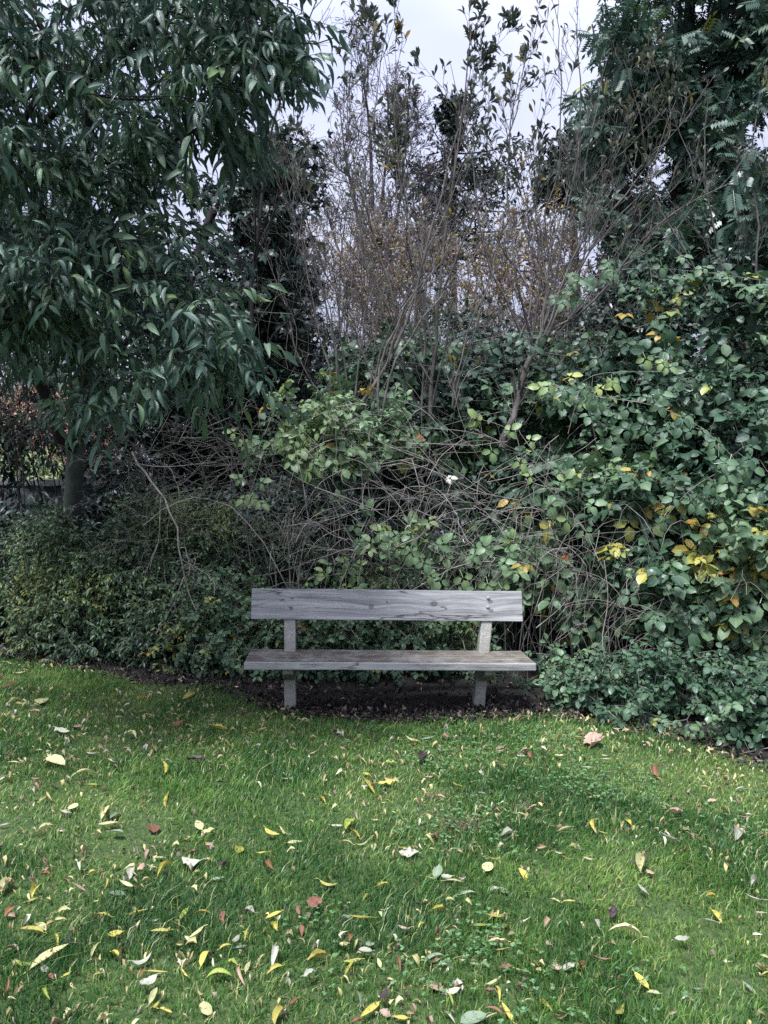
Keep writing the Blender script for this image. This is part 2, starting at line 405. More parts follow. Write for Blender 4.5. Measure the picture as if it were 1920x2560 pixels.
M_SCRAP = leaf_mat('leaf_scrap', [(0.0, (0.10, 0.06, 0.04)), (0.25, (0.26, 0.17, 0.12)), (0.5, (0.38, 0.33, 0.14)), (0.8, (0.46, 0.44, 0.20)), (1.0, (0.48, 0.47, 0.38))], rough=.6, trans=.15, vein=.15)
M_STRAW = leaf_mat('dry_grass', [(0.0, (0.16, 0.12, 0.08)), (1.0, (0.36, 0.28, 0.19))], rough=0.8, trans=0.1, vein=0)
M_BARK_DARK = bark_mat('dark_cherry_bark', (0.013, 0.010, 0.012), (0.045, 0.034, 0.036), 12)
M_BARK_TRUNK = bark_mat('trunk_bark', (0.022, 0.026, 0.026), (0.062, 0.070, 0.064), 10, lichen=(0.055, 0.072, 0.052))
M_BARK_GREY = bark_mat('willow_bark', (0.050, 0.045, 0.045), (0.165, 0.150, 0.140), 16, stretch=0.5)
M_TWIG = bark_mat('dead_twig', (0.12, 0.108, 0.10), (0.38, 0.345, 0.32), 20, stretch=0.6)
M_CANE = bark_mat('bramble_cane', (0.085, 0.074, 0.070), (0.28, 0.25, 0.23), 20, stretch=0.6)
M_BIRCH = bark_mat('birch_twig', (0.055, 0.046, 0.060), (0.15, 0.125, 0.155), 8)

# ------------------------------------------------------------------ growing plants
def ramify(skel, skr, centres, rtip, K=8, wig=0.05, up=0.25, rcap=0.02, down_pen=0.6):
    """joins every centre to the nearest point of the growing skeleton; returns list of (K,3) lines and radii"""
    pts = [np.asarray(skel, float)]; rad = [np.asarray(skr, float)]
    S = np.concatenate(pts); Rr = np.concatenate(rad)
    cap = len(S) + len(centres) * (K - 2)
    SS = np.empty((cap, 3)); RR = np.empty(cap); SS[:len(S)] = S; RR[:len(S)] = Rr; n = len(S)
    d0 = np.array([np.min(np.linalg.norm(S - c, axis=1)) for c in centres])
    lines, rads = [], []
    for k in np.argsort(d0):
        c = centres[k]; dv = c - SS[:n]
        cost = np.linalg.norm(dv, axis=1) + down_pen * np.maximum(-dv[:, 2], 0)
        j = int(np.argmin(cost)); s = SS[j]; L = np.linalg.norm(c - s)
        t = np.linspace(0, 1, K)[:, None]
        mid = (s + c) / 2 + R.normal(size=3) * wig * L * 2 + np.array([0, 0, up * L * 0.5])
        P = (1 - t) ** 2 * s + 2 * t * (1 - t) * mid + t * t * c
        P[1:-1] += R.normal(size=(K - 2, 3)) * wig * L * 0.25
        r0 = min(RR[j] * 0.75, rcap, rtip + 0.008 * L); r0 = max(r0, rtip)
        rr = np.linspace(r0, rtip, K)
        lines.append(P); rads.append(rr)
        SS[n:n + K - 2] = P[1:-1]; RR[n:n + K - 2] = rr[1:-1]; n += K - 2
    return np.array(lines), np.array(rads)

def px_line(pts, K=14):
    return resample(np.array([pt(*p) for p in pts]), K)

def in_poly(px, py, poly):
    ins = np.zeros(len(px), bool); n = len(poly)
    for i in range(n):
        x1, y1 = poly[i]; x2, y2 = poly[(i + 1) % n]
        c = ((y1 > py) != (y2 > py)) & (px < (x2 - x1) * (py - y1) / (y2 - y1 + 1e-9) + x1)
        ins ^= c
    return ins

def sample_poly(poly, n, ya, yb):
    P = np.array(poly, float); lo, hi = P.min(0), P.max(0); out = []
    while sum(map(len, out)) < n:
        q = R.uniform(lo, hi, (n * 2, 2)); out.append(q[in_poly(q[:, 0], q[:, 1], poly)])
    q = np.concatenate(out)[:n]
    return pt(q[:, 0], q[:, 1], R.uniform(ya, yb, n))

def sprays(c, per, L, spread=1.0, bias=(0, 0, 0), K=5, droop=0.0, wig=0.08):
    n = len(c) * per; base = np.repeat(c, per, 0)
    d = unit(rdir(n) * spread + np.array(bias)); Ls = R.uniform(L[0], L[1], n)
    P = np.empty((n, K, 3)); P[:, 0] = base
    for k in range(1, K):
        d = unit(d + np.array([0, 0, -droop]) + R.normal(size=(n, 3)) * wig)
        P[:, k] = P[:, k - 1] + d * (Ls / (K - 1))[:, None]
    return P

def flat_r(P, r0, r1):
    return np.broadcast_to(np.linspace(r0, r1, P.shape[1])[None], P.shape[:2])

# ------------------------------------------------------------------ ground, soil, lawn
EDGE_PX = [(-500, 1632), (0, 1642), (200, 1668), (380, 1702), (560, 1722), (640, 1752), (740, 1782), (860, 1795), (1050, 1797), (1200, 1793), (1330, 1785), (1450, 1792), (1560, 1815), (1680, 1838), (1790, 1880), (1920, 1925), (2150, 1990), (2500, 2080)]
_e = np.array([on_ground(a, b)[0] for a, b in EDGE_PX])
_o = np.argsort(_e[:, 0]); EX, EY = _e[_o, 0], _e[_o, 1]
def lawn_edge(x): return np.interp(x, EX, EY)

m, n, l, b, out = new_mat('ground_surface')
tc = n.new('ShaderNodeNewGeometry')
nz = n.new('ShaderNodeTexNoise'); nz.inputs['Scale'].default_value = 45; nz.inputs['Detail'].default_value = 8; l.new(tc.outputs['Position'], nz.inputs['Vector'])
n3 = n.new('ShaderNodeTexNoise'); n3.inputs['Scale'].default_value = 1.6; n3.inputs['Detail'].default_value = 5; l.new(tc.outputs['Position'], n3.inputs['Vector'])
r1 = ramp(n, [(0.3, (0.020, 0.040, 0.010)), (0.55, (0.045, 0.080, 0.018)), (0.75, (0.095, 0.090, 0.04))]); l.new(nz.outputs['Fac'], r1.inputs[0])
l.new(r1.outputs[0], b.inputs['Base Color']); b.inputs['Roughness'].default_value = 0.95
bp = n.new('ShaderNodeBump'); bp.inputs['Strength'].default_value = 0.8; bp.inputs['Distance'].default_value = 0.02; l.new(nz.outputs['Fac'], bp.inputs['Height']); l.new(bp.outputs[0], b.inputs['Normal'])
M_GROUND = m
m, n, l, b, out = new_mat('bare_soil')
tc = n.new('ShaderNodeNewGeometry')
nz = n.new('ShaderNodeTexNoise'); nz.inputs['Scale'].default_value = 38; nz.inputs['Detail'].default_value = 9; l.new(tc.outputs['Position'], nz.inputs['Vector'])
r1 = ramp(n, [(0.3, (0.007, 0.006, 0.006)), (0.6, (0.020, 0.016, 0.014)), (0.8, (0.050, 0.040, 0.033))]); l.new(nz.outputs['Fac'], r1.inputs[0])  # soil browns darkened to put contact shade under the bench into the colour
l.new(r1.outputs[0], b.inputs['Base Color']); b.inputs['Roughness'].default_value = 0.95
bp = n.new('ShaderNodeBump'); bp.inputs['Strength'].default_value = 1.0; bp.inputs['Distance'].default_value = 0.03; l.new(nz.outputs['Fac'], bp.inputs['Height']); l.new(bp.outputs[0], b.inputs['Normal'])
M_SOIL = m

def sheet(name, xs, ys, zf, mat, kind='structure'):
    X, Y = np.meshgrid(xs, ys); Z = zf(X, Y)
    g = Geo(); nx, ny = len(xs), len(ys)
    idx = np.arange(nx * ny).reshape(ny, nx)
    g.add(np.stack([X, Y, Z], -1), q=np.stack([idx[:-1, :-1], idx[:-1, 1:], idx[1:, 1:], idx[1:, :-1]], -1))
    return tag(g.build(name, mat), kind=kind)

def spaced(lo, hi, near, far, k=26):
    a = np.linspace(-1, 1, 61) ** 3
    return np.unique(np.concatenate([np.linspace(-near, near, 160), np.sign(a) * (near + (far - near) * np.abs(a))]))
xs = spaced(0, 0, 7, 250); ys = np.unique(np.concatenate([np.linspace(-6, 12, 200), 12 + 240 * np.linspace(0, 1, 30) ** 2, -6 - 100 * np.linspace(0, 1, 12) ** 2]))
sheet('ground', xs, ys, ground_z, M_GROUND)
# bare soil strip under the hedge: a sheet a few millimetres above the ground, following the lawn edge
g = Geo(); sx_ = np.linspace(-6.5, 5.5, 260); sv = np.linspace(0, 1, 40)
X = np.repeat(sx_[None], 40, 0)
wob = 0.10 * (noise(np.stack([sx_, sx_ * 0, sx_ * 0], -1), 4.0, 3) - 0.5) * 2
Y = (lawn_edge(sx_) + 0.03 + 0.25 * np.clip((sx_ - 1.2) / .6, 0, 1) + wob)[None] + sv[:, None] ** 1.5 * 2.6
Z = ground_z(X, Y) + 0.005 + 0.03 * np.minimum(sv * 6, 1)[:, None] * noise(np.stack([X.ravel(), Y.ravel(), X.ravel() * 0], -1), 9, 5).reshape(X.shape)
idx = np.arange(X.size).reshape(X.shape)
g.add(np.stack([X, Y, Z], -1), q=np.stack([idx[:-1, :-1], idx[:-1, 1:], idx[1:, 1:], idx[1:, :-1]], -1))
tag(g.build('soil_strip', M_SOIL), kind='structure')

def lawn_grass():
    g = Geo()
    bands = [(1.75, 2.6, 17000, .0028), (2.6, 3.4, 15000, .0031), (3.4, 4.4, 13000, .0035), (4.4, 5.6, 11000, .004), (5.6, 7.6, 8500, .005)]
    for y0, y1, dens, w in bands:
        hw = 0.5 * y1 + 1.9
        n = int((y1 - y0) * 2 * hw * dens)
        x = R.uniform(-hw, hw, n); y = R.uniform(y0, y1, n)
        k = (np.abs(x) < 0.5 * y + 0.55) | (R.random(n) < .55)
        x, y = x[k], y[k]; n = len(x)
        k = (y < lawn_edge(x) + R.normal(size=n) * 0.07 + 0.03 + 0.25 * np.clip((x - 1.2) / .6, 0, 1)); x, y = x[k], y[k]
        p2 = np.stack([x, y, x * 0], -1)
        clump = noise(p2, 3.2, 11); fine = noise(p2, 14, 12); patch = noise(p2, 1.1, 17)
        edge_d = lawn_edge(x) - y
        keep = R.random(len(x)) < np.clip(0.35 + 0.9 * fine + 0.5 * clump, 0, 1) * np.clip(0.22 + edge_d * 2.2, 0.10, 1)
        # worn brownish patches
        worn = np.exp(-((x + 1.0) ** 2 + (y - 3.05) ** 2) / 0.025) + np.exp(-((x - 0.18 * 1.0) ** 2 + (y - 3.33) ** 2) / 0.010) * 0.6
        keep &= R.random(len(x)) > worn * 0.75
        x, y, clump, fine, patch = x[keep], y[keep], clump[keep], fine[keep], patch[keep]
        n = len(x); base = np.stack([x, y, ground_z(x, y) - 0.004], -1)
        h = (0.020 + 0.028 * clump ** 1.7 + 0.013 * fine ** 2) * R.uniform(0.5, 1.4, n)
        tint = np.clip(0.28 + 0.45 * (patch - .5) - 0.45 * (clump - .5) + 0.25 * (fine - 0.5) + 0.25 * (noise(np.stack([x, y, x * 0], -1), 5, 19) - .5) + R.normal(size=n) * 0.22, 0, 0.93)
        moss = noise(np.stack([x, y, x * 0 + 9], -1), 1.9, 61) > .70; dry = R.random(n) < 0.05 + .10 * moss; h[moss] *= .7; tint[moss] = np.clip(tint[moss] + .16, 0, .93); tint[dry] = R.uniform(0.93, 1.0, dry.sum())
        tall = R.random(n) < 0.02; h[tall] *= 1.6
        az = R.uniform(0, 2 * np.pi, n) ; swirl = noise(np.stack([x, y, x * 0 + 5], -1), 2.0, 21) * 6.28 * 2
        lean = np.stack([np.cos(az) + np.cos(swirl) * .25, np.sin(az) + np.sin(swirl) * .25, np.zeros(n)], -1)
        la = R.uniform(0.05, 0.95, n)[:, None] * (1 + .5 * (R.random(n)[:, None] < .3))
        side = np.stack([-np.sin(az + 0.6), np.cos(az + 0.6), np.zeros(n)], -1)
        ww = (w * R.uniform(0.6, 1.3, n))[:, None]
        mid = base + lean * la * h[:, None] * 0.35 + np.array([0, 0, 1]) * h[:, None] * 0.62
        tip = base + lean * la * h[:, None] * 1.1 + np.array([0, 0, 1]) * (h * R.uniform(0.75, 1.05, n))[:, None]
        V = np.stack([base - side * ww * .5, base + side * ww * .5, mid + side * ww * .45, mid - side * ww * .45, tip], 1)
        off = np.arange(n)[:, None] * 5
        a = np.empty((n, 5, 3)); a[..., 0] = 0.2; a[..., 1] = [0, 0, .5, .5, 1]; a[..., 2] = tint[:, None]
        g.add(V, q=np.array([[0, 1, 2, 3]]) + off, t=np.array([[3, 2, 4]]) + off, a=a)
    return tag(g.build('lawn_grass', M_GRASS), 'short green lawn grass with worn mossy patches', 'grass', kind='stuff')
lawn_grass()

def clover_patches():
    g = Geo()
    spots = [(1.05, 3.7, .35, 260), (0.35, 4.05, .4, 300), (0.9, 4.3, .3, 160), (0.30, 2.35, .16, 60), (-.25, 2.5, .1, 20), (.36, 3.2, .3, 160), (0.2, 4.6, .6, 200), (1.5, 3.2, .4, 120), (0.02, 2.2, .25, 30), (-1.1, 4.2, .5, 90), (0.5, 2.1, .35, 60)]
    for cx, cy, r, n in spots:
        q = R.normal(size=(n, 2)) * r * 0.5
        x, y = cx + q[:, 0], cy + q[:, 1]
        k = y < lawn_edge(x); x, y = x[k], y[k]; n = len(x)
        p = np.stack([x, y, ground_z(x, y) + R.uniform(.018, .042, n)], -1)
        for k in range(3):
            a = R.uniform(0, 2, n) * .3 + k * 2.09 + np.arange(n)
            d = np.stack([np.cos(a), np.sin(a), R.uniform(-.1, .4, n)], -1)
            place(g, [rhomb_leaf(.95, .1)], p, d, np.array([0, 0, 1.0]) + R.normal(size=(n, 3)) * .25, R.uniform(.007, .014, n), R.random(n))
    tag(g.build('clover', M_CLOVER), 'small round clover leaves growing low in the lawn', 'clover', kind='stuff')
clover_patches()

def leaf_litter():
    g = Geo()
    T = [blade_leaf(4, .5, .45, .5, .9, curl=.3), blade_leaf(4, .4, .5, .8, 1.4, curl=.6), palmate_leaf(3)]
    n = 6500
    x = R.uniform(-3.4, 3.2, n); y = lawn_edge(x) + np.abs(R.normal(size=n)) * 0.42 - 0.16
    d = np.exp(-((x - 0.1) / 1.2) ** 2); k = R.random(n) < 0.4 + 0.6 * d; x, y = x[k], y[k]; n = len(x)
    p = np.stack([x, y, ground_z(x, y) + 0.018 + R.uniform(0, .02, n)], -1)
    d = rdir(n); d[:, 2] *= 0.35
    place(g, T, p, d, np.array([0, 0, 1.0]) + R.normal(size=(n, 3)) * .55, R.uniform(.02, .055, n), np.clip(R.random(n) ** 1.6, 0, 1))
    # scattered crumbs in the lawn
    n = 900; Y = R.uniform(1.9, 5.8, n); x = R.uniform(-.55, .55, n) * Y; k = Y < lawn_edge(x); x, Y = x[k], Y[k]; n = len(x)
    p = np.stack([x, Y, ground_z(x, Y) + R.uniform(.008, .03, n)], -1); d = rdir(n); d[:, 2] *= .3
    place(g, T[:2], p, d, np.array([0, 0, 1.0]) + R.normal(size=(n, 3)) * .6, R.uniform(.008, .022, n), R.uniform(.4, 1, n))
    g2 = Geo(); n = 3900; Y = 1.9 + 4.2 * R.random(n) ** .8; x = R.uniform(-.56, .56, n) * Y; k = (Y < lawn_edge(x)) & (noise(np.stack([x, Y, x * 0], -1), 2.2, 91) > .30 * R.uniform(.6, 1.6, n)); x, Y = x[k], Y[k]; n = len(x)
    p = np.stack([x, Y, ground_z(x, Y) + R.uniform(.010, .034, n)], -1); d = rdir(n); d[:, 2] *= .4
    place(g2, T[:2] + [blade_leaf(5, .3, .45, .5, .8, curl=.3)], p, d, np.array([0, 0, 1.0]) + R.normal(size=(n, 3)) * .5, R.uniform(.014, .044, n) * (1 + .12 * (Y - 2)), .22 + .78 * R.random(n))
    tag(g2.build('small_leaf_scraps', M_SCRAP), 'small tan and yellow leaf scraps sunk in the lawn', 'leaf scraps', kind='stuff')
    tag(g.build('leaf_litter', M_LITTER), 'dead brown leaf litter on the soil under the bench and hedge', 'leaf litter', kind='stuff')
leaf_litter()

# ------------------------------------------------------------------ the bench
def wood_mat(name, c_dark, c_mid, c_light, knots, axis='Z', lichen=0.0, lichen_col=(0.16, 0.17, 0.12), edge=None):
    m, n, l, b, out = new_mat(name)
    tc = n.new('ShaderNodeTexCoord'); sx = n.new('ShaderNodeSeparateXYZ'); l.new(tc.outputs['Object'], sx.inputs[0])
    X = sx.outputs[0]; T = sx.outputs[2] if axis == 'Z' else sx.outputs[1]; O = sx.outputs[1] if axis == 'Z' else sx.outputs[2]
    warp = None; kn = None
    for kx, kz, s in knots:
        dx = math_n(n, l, 'MULTIPLY', math_n(n, l, 'SUBTRACT', X, kx), 0.45)
        dz = math_n(n, l, 'SUBTRACT', T, kz)
        d2 = math_n(n, l, 'ADD', math_n(n, l, 'MULTIPLY', dx, dx), math_n(n, l, 'MULTIPLY', dz, dz))
        e = math_n(n, l, 'POWER', 2.718, math_n(n, l, 'MULTIPLY', d2, -1.0 / (s * s * 4)))
        w = math_n(n, l, 'MULTIPLY', e, s * .75)
        dxk = math_n(n, l, 'MULTIPLY', math_n(n, l, 'SUBTRACT', X, kx), 0.8)
        dk = math_n(n, l, 'SQRT', math_n(n, l, 'ADD', math_n(n, l, 'MULTIPLY', dxk, dxk), math_n(n, l, 'MULTIPLY', dz, dz)))
        ek = math_n(n, l, 'SUBTRACT', 1.0, math_n(n, l, 'MULTIPLY', dk, 1.0 / s)); ek = math_n(n, l, 'MAXIMUM', ek, 0.0)
        warp = w if warp is None else math_n(n, l, 'ADD', warp, w)
        kn = ek if kn is None else math_n(n, l, 'MAXIMUM', kn, ek)
    T2 = math_n(n, l, 'ADD', T, warp) if warp else T
    def grain(sx_, st, so, detail, rough=0.6, seed=0.0):
        cb = n.new('ShaderNodeCombineXYZ')
        l.new(math_n(n, l, 'MULTIPLY_ADD', X, sx_, seed), cb.inputs[0]); l.new(math_n(n, l, 'MULTIPLY', T2, st), cb.inputs[1]); l.new(math_n(n, l, 'MULTIPLY', O, so), cb.inputs[2])
        z = n.new('ShaderNodeTexNoise'); z.inputs['Scale'].default_value = 1; z.inputs['Detail'].default_value = detail; z.inputs['Roughness'].default_value = rough
        l.new(cb.outputs[0], z.inputs['Vector']); return z.outputs['Fac']
    g1 = grain(1.1, 34, 20, 6, .7); g2 = grain(6, 260, 160, 3, .6, 3.3); g3 = grain(1.3, 11, 8, 3, .5, 7.1); g4 = grain(2.2, 5, 5, 5, .6, 11.0)
    gg = math_n(n, l, 'ADD', math_n(n, l, 'MULTIPLY', g1, .55), math_n(n, l, 'ADD', math_n(n, l, 'MULTIPLY', g2, .25), math_n(n, l, 'MULTIPLY', g4, .2)))
    rp = ramp(n, [(0.33, c_dark), (0.48, c_mid), (0.64, c_light)]); l.new(gg, rp.inputs[0])
    col = rp.outputs[0]
    ck = math_n(n, l, 'ABSOLUTE', math_n(n, l, 'SUBTRACT', g3, 0.5)); ck = math_n(n, l, 'SUBTRACT', 1.0, math_n(n, l, 'MULTIPLY', ck, 75.0)); ck = math_n(n, l, 'MAXIMUM', ck, 0.0)
    gate = ramp(n, [(0.50, (0, 0, 0)), (0.56, (1, 1, 1))]); l.new(grain(3.0, 7, 7, 2, .5, 20.0), gate.inputs[0])
    ck = math_n(n, l, 'MULTIPLY', ck, gate.outputs[0])
    if kn:
        rk = ramp(n, [(0.0, (0, 0, 0)), (0.45, (.35, .35, .35)), (0.6, (1, 1, 1)), (.8, (.55, .55, .55))]); l.new(kn, rk.inputs[0])
        ck2 = math_n(n, l, 'MAXIMUM', math_n(n, l, 'MULTIPLY', ck, .85), math_n(n, l, 'MULTIPLY', rk.outputs[0], .75))
    else: ck2 = math_n(n, l, 'MULTIPLY', ck, .85)
    mx = n.new('ShaderNodeMixRGB'); l.new(ck2, mx.inputs[0]); l.new(col, mx.inputs[1]); mx.inputs[2].default_value = (0.025, 0.021, 0.02, 1); col = mx.outputs[0]
    if lichen:
        z = n.new('ShaderNodeTexNoise'); z.inputs['Scale'].default_value = 9; z.inputs['Detail'].default_value = 8; z.inputs['Roughness'].default_value = .7; l.new(tc.outputs['Object'], z.inputs['Vector'])
        rl = ramp(n, [(0.5 - lichen * .25, (0, 0, 0)), (0.66, (1, 1, 1))]); l.new(z.outputs['Fac'], rl.inputs[0])
        mx = n.new('ShaderNodeMixRGB'); l.new(rl.outputs[0], mx.inputs[0]); l.new(col, mx.inputs[1]); mx.inputs[2].default_value = (*lichen_col, 1); col = mx.outputs[0]
    if edge is not None:
        ge = n.new('ShaderNodeMath'); ge.operation = 'LESS_THAN'; l.new(math_n(n, l, 'ADD', T, math_n(n, l, 'MULTIPLY', g1, .006)), ge.inputs[0]); ge.inputs[1].default_value = edge
        re_ = ramp(n, [(0.30, (.10, .098, .095)), (0.46, (.29, .29, .285)), (0.62, (.50, .50, .49))]); l.new(gg, re_.inputs[0])
        mx = n.new('ShaderNodeMixRGB'); l.new(math_n(n, l, 'MULTIPLY', ge.outputs[0], math_n(n, l, 'SUBTRACT', 1.0, ck2)), mx.inputs[0]); l.new(col, mx.inputs[1]); l.new(re_.outputs[0], mx.inputs[2]); col = mx.outputs[0]
    # pale specks
    z = n.new('ShaderNodeTexNoise'); z.inputs['Scale'].default_value = 140; z.inputs['Detail'].default_value = 2; l.new(tc.outputs['Object'], z.inputs['Vector'])
    rl = ramp(n, [(0.66, (0, 0, 0)), (0.72, (.6, .6, .6))]); l.new(z.outputs['Fac'], rl.inputs[0])
    mx = n.new('ShaderNodeMixRGB'); l.new(rl.outputs[0], mx.inputs[0]); l.new(col, mx.inputs[1]); mx.inputs[2].default_value = (0.42, 0.42, 0.40, 1); col = mx.outputs[0]
    l.new(col, b.inputs['Base Color']); b.inputs['Roughness'].default_value = .8; b.inputs['Specular IOR Level'].default_value = .3
    bp = n.new('ShaderNodeBump'); bp.inputs['Strength'].default_value = .7; bp.inputs['Distance'].default_value = .004
    l.new(math_n(n, l, 'SUBTRACT', gg, math_n(n, l, 'MULTIPLY', ck2, 1.2)), bp.inputs['Height']); l.new(bp.outputs[0], b.inputs['Normal'])
    return m

def concrete_mat():
    m, n, l, b, out = new_mat('pebbled_concrete')
    tc = n.new('ShaderNodeTexCoord')
    z = n.new('ShaderNodeTexNoise'); z.inputs['Scale'].default_value = 150; z.inputs['Detail'].default_value = 4; l.new(tc.outputs['Object'], z.inputs['Vector'])
    z2 = n.new('ShaderNodeTexNoise'); z2.inputs['Scale'].default_value = 7; z2.inputs['Detail'].default_value = 5; l.new(tc.outputs['Object'], z2.inputs['Vector'])
    r1 = ramp(n, [(0.36, (0.20, 0.19, 0.17)), (0.5, (0.33, 0.32, 0.29)), (0.64, (0.45, 0.44, 0.40))]); l.new(z.outputs['Fac'], r1.inputs[0])
    r2 = ramp(n, [(0.42, (0, 0, 0)), (0.68, (.75, .75, .75))]); l.new(z2.outputs['Fac'], r2.inputs[0])
    mx = n.new('ShaderNodeMixRGB'); l.new(r2.outputs[0], mx.inputs[0]); l.new(r1.outputs[0], mx.inputs[1]); mx.inputs[2].default_value = (0.14, 0.15, 0.10, 1)
    l.new(mx.outputs[0], b.inputs['Base Color']); b.inputs['Roughness'].default_value = .9
    bp = n.new('ShaderNodeBump'); bp.inputs['Strength'].default_value = .5; bp.inputs['Distance'].default_value = .003; l.new(z.outputs['Fac'], bp.inputs['Height']); l.new(bp.outputs[0], b.inputs['Normal'])
    return m

def worn_box(name, corners, mat, parent, bevel=0.005, nx=40, rough=0.0012, seed=1):
    """box from 8 local corners (x-y-z order: bits 0,1,2), subdivided along its length, worn edges; origin at its centre"""
    C = np.array(corners, float); c0 = C.mean(0); C = C - c0
    bm = bmesh.new(); vs = [bm.verts.new(c) for c in C]
    for f in ((0, 2, 3, 1), (4, 5, 7, 6), (0, 1, 5, 4), (2, 6, 7, 3), (0, 4, 6, 2), (1, 3, 7, 5)): bm.faces.new([vs[i] for i in f])
    bmesh.ops.recalc_face_normals(bm, faces=bm.faces)
    bmesh.ops.bevel(bm, geom=list(bm.edges), offset=bevel, segments=2, affect='EDGES', profile=0.6)
    long_ax = int(np.argmax(C.max(0) - C.min(0))); lo, hi = C[:, long_ax].min(), C[:, long_ax].max()
    for k in range(1, nx):
        co = [0, 0, 0]; no = [0, 0, 0]; co[long_ax] = lo + (hi - lo) * k / nx; no[long_ax] = 1
        bmesh.ops.bisect_plane(bm, geom=list(bm.verts) + list(bm.edges) + list(bm.faces), plane_co=co, plane_no=no)
    P = np.array([v.co for v in bm.verts])
    for ax in range(3):
        if ax == long_ax: continue
        d = (noise(P, 9, seed + ax) - .5) * rough * 2.2 + (noise(P, 55, seed + 9 + ax) - .5) * rough
        P[:, ax] += d
    # chipped ends
    end = np.exp(-((np.abs(P[:, long_ax]) - hi) / .02) ** 2)
    P[:, long_ax] -= np.sign(P[:, long_ax]) * end * noise(P, 40, seed + 30) * rough * 3
    for v, p in zip(bm.verts, P): v.co = p
    me = bpy.data.meshes.new(name); bm.to_mesh(me); bm.free()
    for p in me.polygons: p.use_smooth = False
    me.materials.append(mat)
    o = bpy.data.objects.new(name, me); scene.collection.objects.link(o); o.parent = parent; o.location = c0
    return o

def bench():
    A = pt(628, 1465, 5.05)[None][0]; B = pt(1312.5, 1473, 5.17)
    ax = Vector(B - A); ax.normalize()
    yv = Vector((0, 0, 1)).cross(ax).normalized(); zv = ax.cross(yv)
    mid = (pt(608.6, 1649, 4.68) + pt(1346, 1661, 4.80) + pt(621, 1625, 5.06) + pt(1305, 1626, 5.18)) / 4
    seat_top = 0.395
    o3 = Vector(mid) - zv * seat_top
    root = empty('park_bench', (0, 0, 0), 'weathered grey plank bench on two concrete posts in front of the hedge', 'bench')
    M = Matrix((ax, yv, zv)).transposed().to_4x4(); M.translation = o3
    root.matrix_world = M; root.location = o3; root.rotation_euler = M.to_euler()
    wb = wood_mat('grey_backrest_wood', (0.075, 0.072, 0.075), (0.29, 0.285, 0.29), (0.54, 0.535, 0.54), [(-.115, -.012, .022), (.305, .012, .030), (.685, .03, .022), (-.01, .02, .01), (.69, -.03, .02), (-.64, -.03, .014)])
    ws = wood_mat('brown_seat_wood', (0.030, 0.025, 0.020), (0.100, 0.084, 0.066), (0.25, 0.22, 0.185), [(.30, -.17, .03), (-.62, -.17, .03), (-.4, .05, .014), (.16, -.02, .012)], axis='Y', lichen=.15, lichen_col=(.24, .235, .215), edge=-.183)
    con = concrete_mat()
    def c8(x0, x1, y0, y1, z0, z1): return [(x, y, z) for z in (z0, z1) for y in (y0, y1) for x in (x0, x1)]
    # seat plank: wider at its front edge as cut; top surface and a weathered front edge
    H = .905
    seat = worn_box('seat', c8(-H, H, -.20, .185, seat_top - .047, seat_top), ws, root, .006, 60, .0018, 2)
    zt, zb = .792, .597
    yf_t, yf_b = .215, .165; th = .042
    C = [(-H, yf_b, zb), (H, yf_b, zb), (-H, yf_b + th, zb - .008), (H, yf_b + th, zb - .008), (-H, yf_t, zt), (H, yf_t, zt), (-H, yf_t + th, zt - .008), (H, yf_t + th, zt - .008)]
    back = worn_box('backrest', C, wb, root, .004, 60, .0014, 5)
    bc = Vector(back.location)
    # coach bolts with domed heads
    mb, n, l, b, out = new_mat('weathered_bolt'); b.inputs['Base Color'].default_value = (.34, .33, .33, 1); b.inputs['Metallic'].default_value = .3; b.inputs['Roughness'].default_value = .65
    def bolt(x, f):
        bm = bmesh.new(); bmesh.ops.create_uvsphere(bm, u_segments=16, v_segments=8, radius=.0135)
        for v in bm.verts: v.co.y *= .55
        me = bpy.data.meshes.new('bolt'); bm.to_mesh(me); bm.free(); me.materials.append(mb)
        for p in me.polygons: p.use_smooth = True
        o = bpy.data.objects.new('bolt', me); scene.collection.objects.link(o); o.parent = back
        z = zb + (zt - zb) * f; y = yf_b + (yf_t - yf_b) * f
        o.location = Vector((x, y - .001, z)) - bc
    for x, f in ((-.637, .73), (-.645, .43), (.672, .76), (.668, .45)): bolt(x, f)
    # concrete posts leaning back, each with a tapering arm that carries the seat
    for xt, xb in ((-.652, -.628), (.664, .588)):
        w = .037; z1 = .62; z0 = -.16
        yb0, yt0 = -.005, .195          # front face at the ground and behind the backrest
        yT = lambda z: yb0 + (yt0 - yb0) * (z / .70)
        xT = lambda z: xb + (xt - xb) * (z / .62)
        C = []
        for z in (z0, .745):
            dp = .115 if z < 0 else .075
            for y in (yT(z) + .012, yT(z) + dp):
                for s in (-1, 1): C.append((xT(z) + s * w, y, z))
        post = worn_box('post', C, con, root, .008, 24, .0016, 11)
        z2 = seat_top - .049; ya = -.155
        yp = yT(z2 - .03) + .010
        C = [(xT(.3) - w + .004, ya, z2 - .035), (xT(.3) + w - .004, ya, z2 - .035), (xT(.3) - w + .004, yp, z2 - .14), (xT(.3) + w - .004, yp, z2 - .14),
             (xT(.3) - w + .004, ya, z2), (xT(.3) + w - .004, ya, z2), (xT(.3) - w + .004, yp, z2), (xT(.3) + w - .004, yp, z2)]
        arm = worn_box('arm', C, con, root, .006, 10, .0012, 17)
        arm.parent = post; arm.location = Vector(arm.location) - Vector(post.location)
bench()

# ------------------------------------------------------------------ trees and shrubs
def base_of(x, y): return (x, y, float(ground_z(x, y)))

def build_plant(name, loc, label, cat, parts, group=None):
    """parts: (part name, Geo, material)"""
    root = empty(name, loc, label, cat, group)
    for pn, g, mt in parts:
        if g.n: g.build(pn, mt, root)
    return root

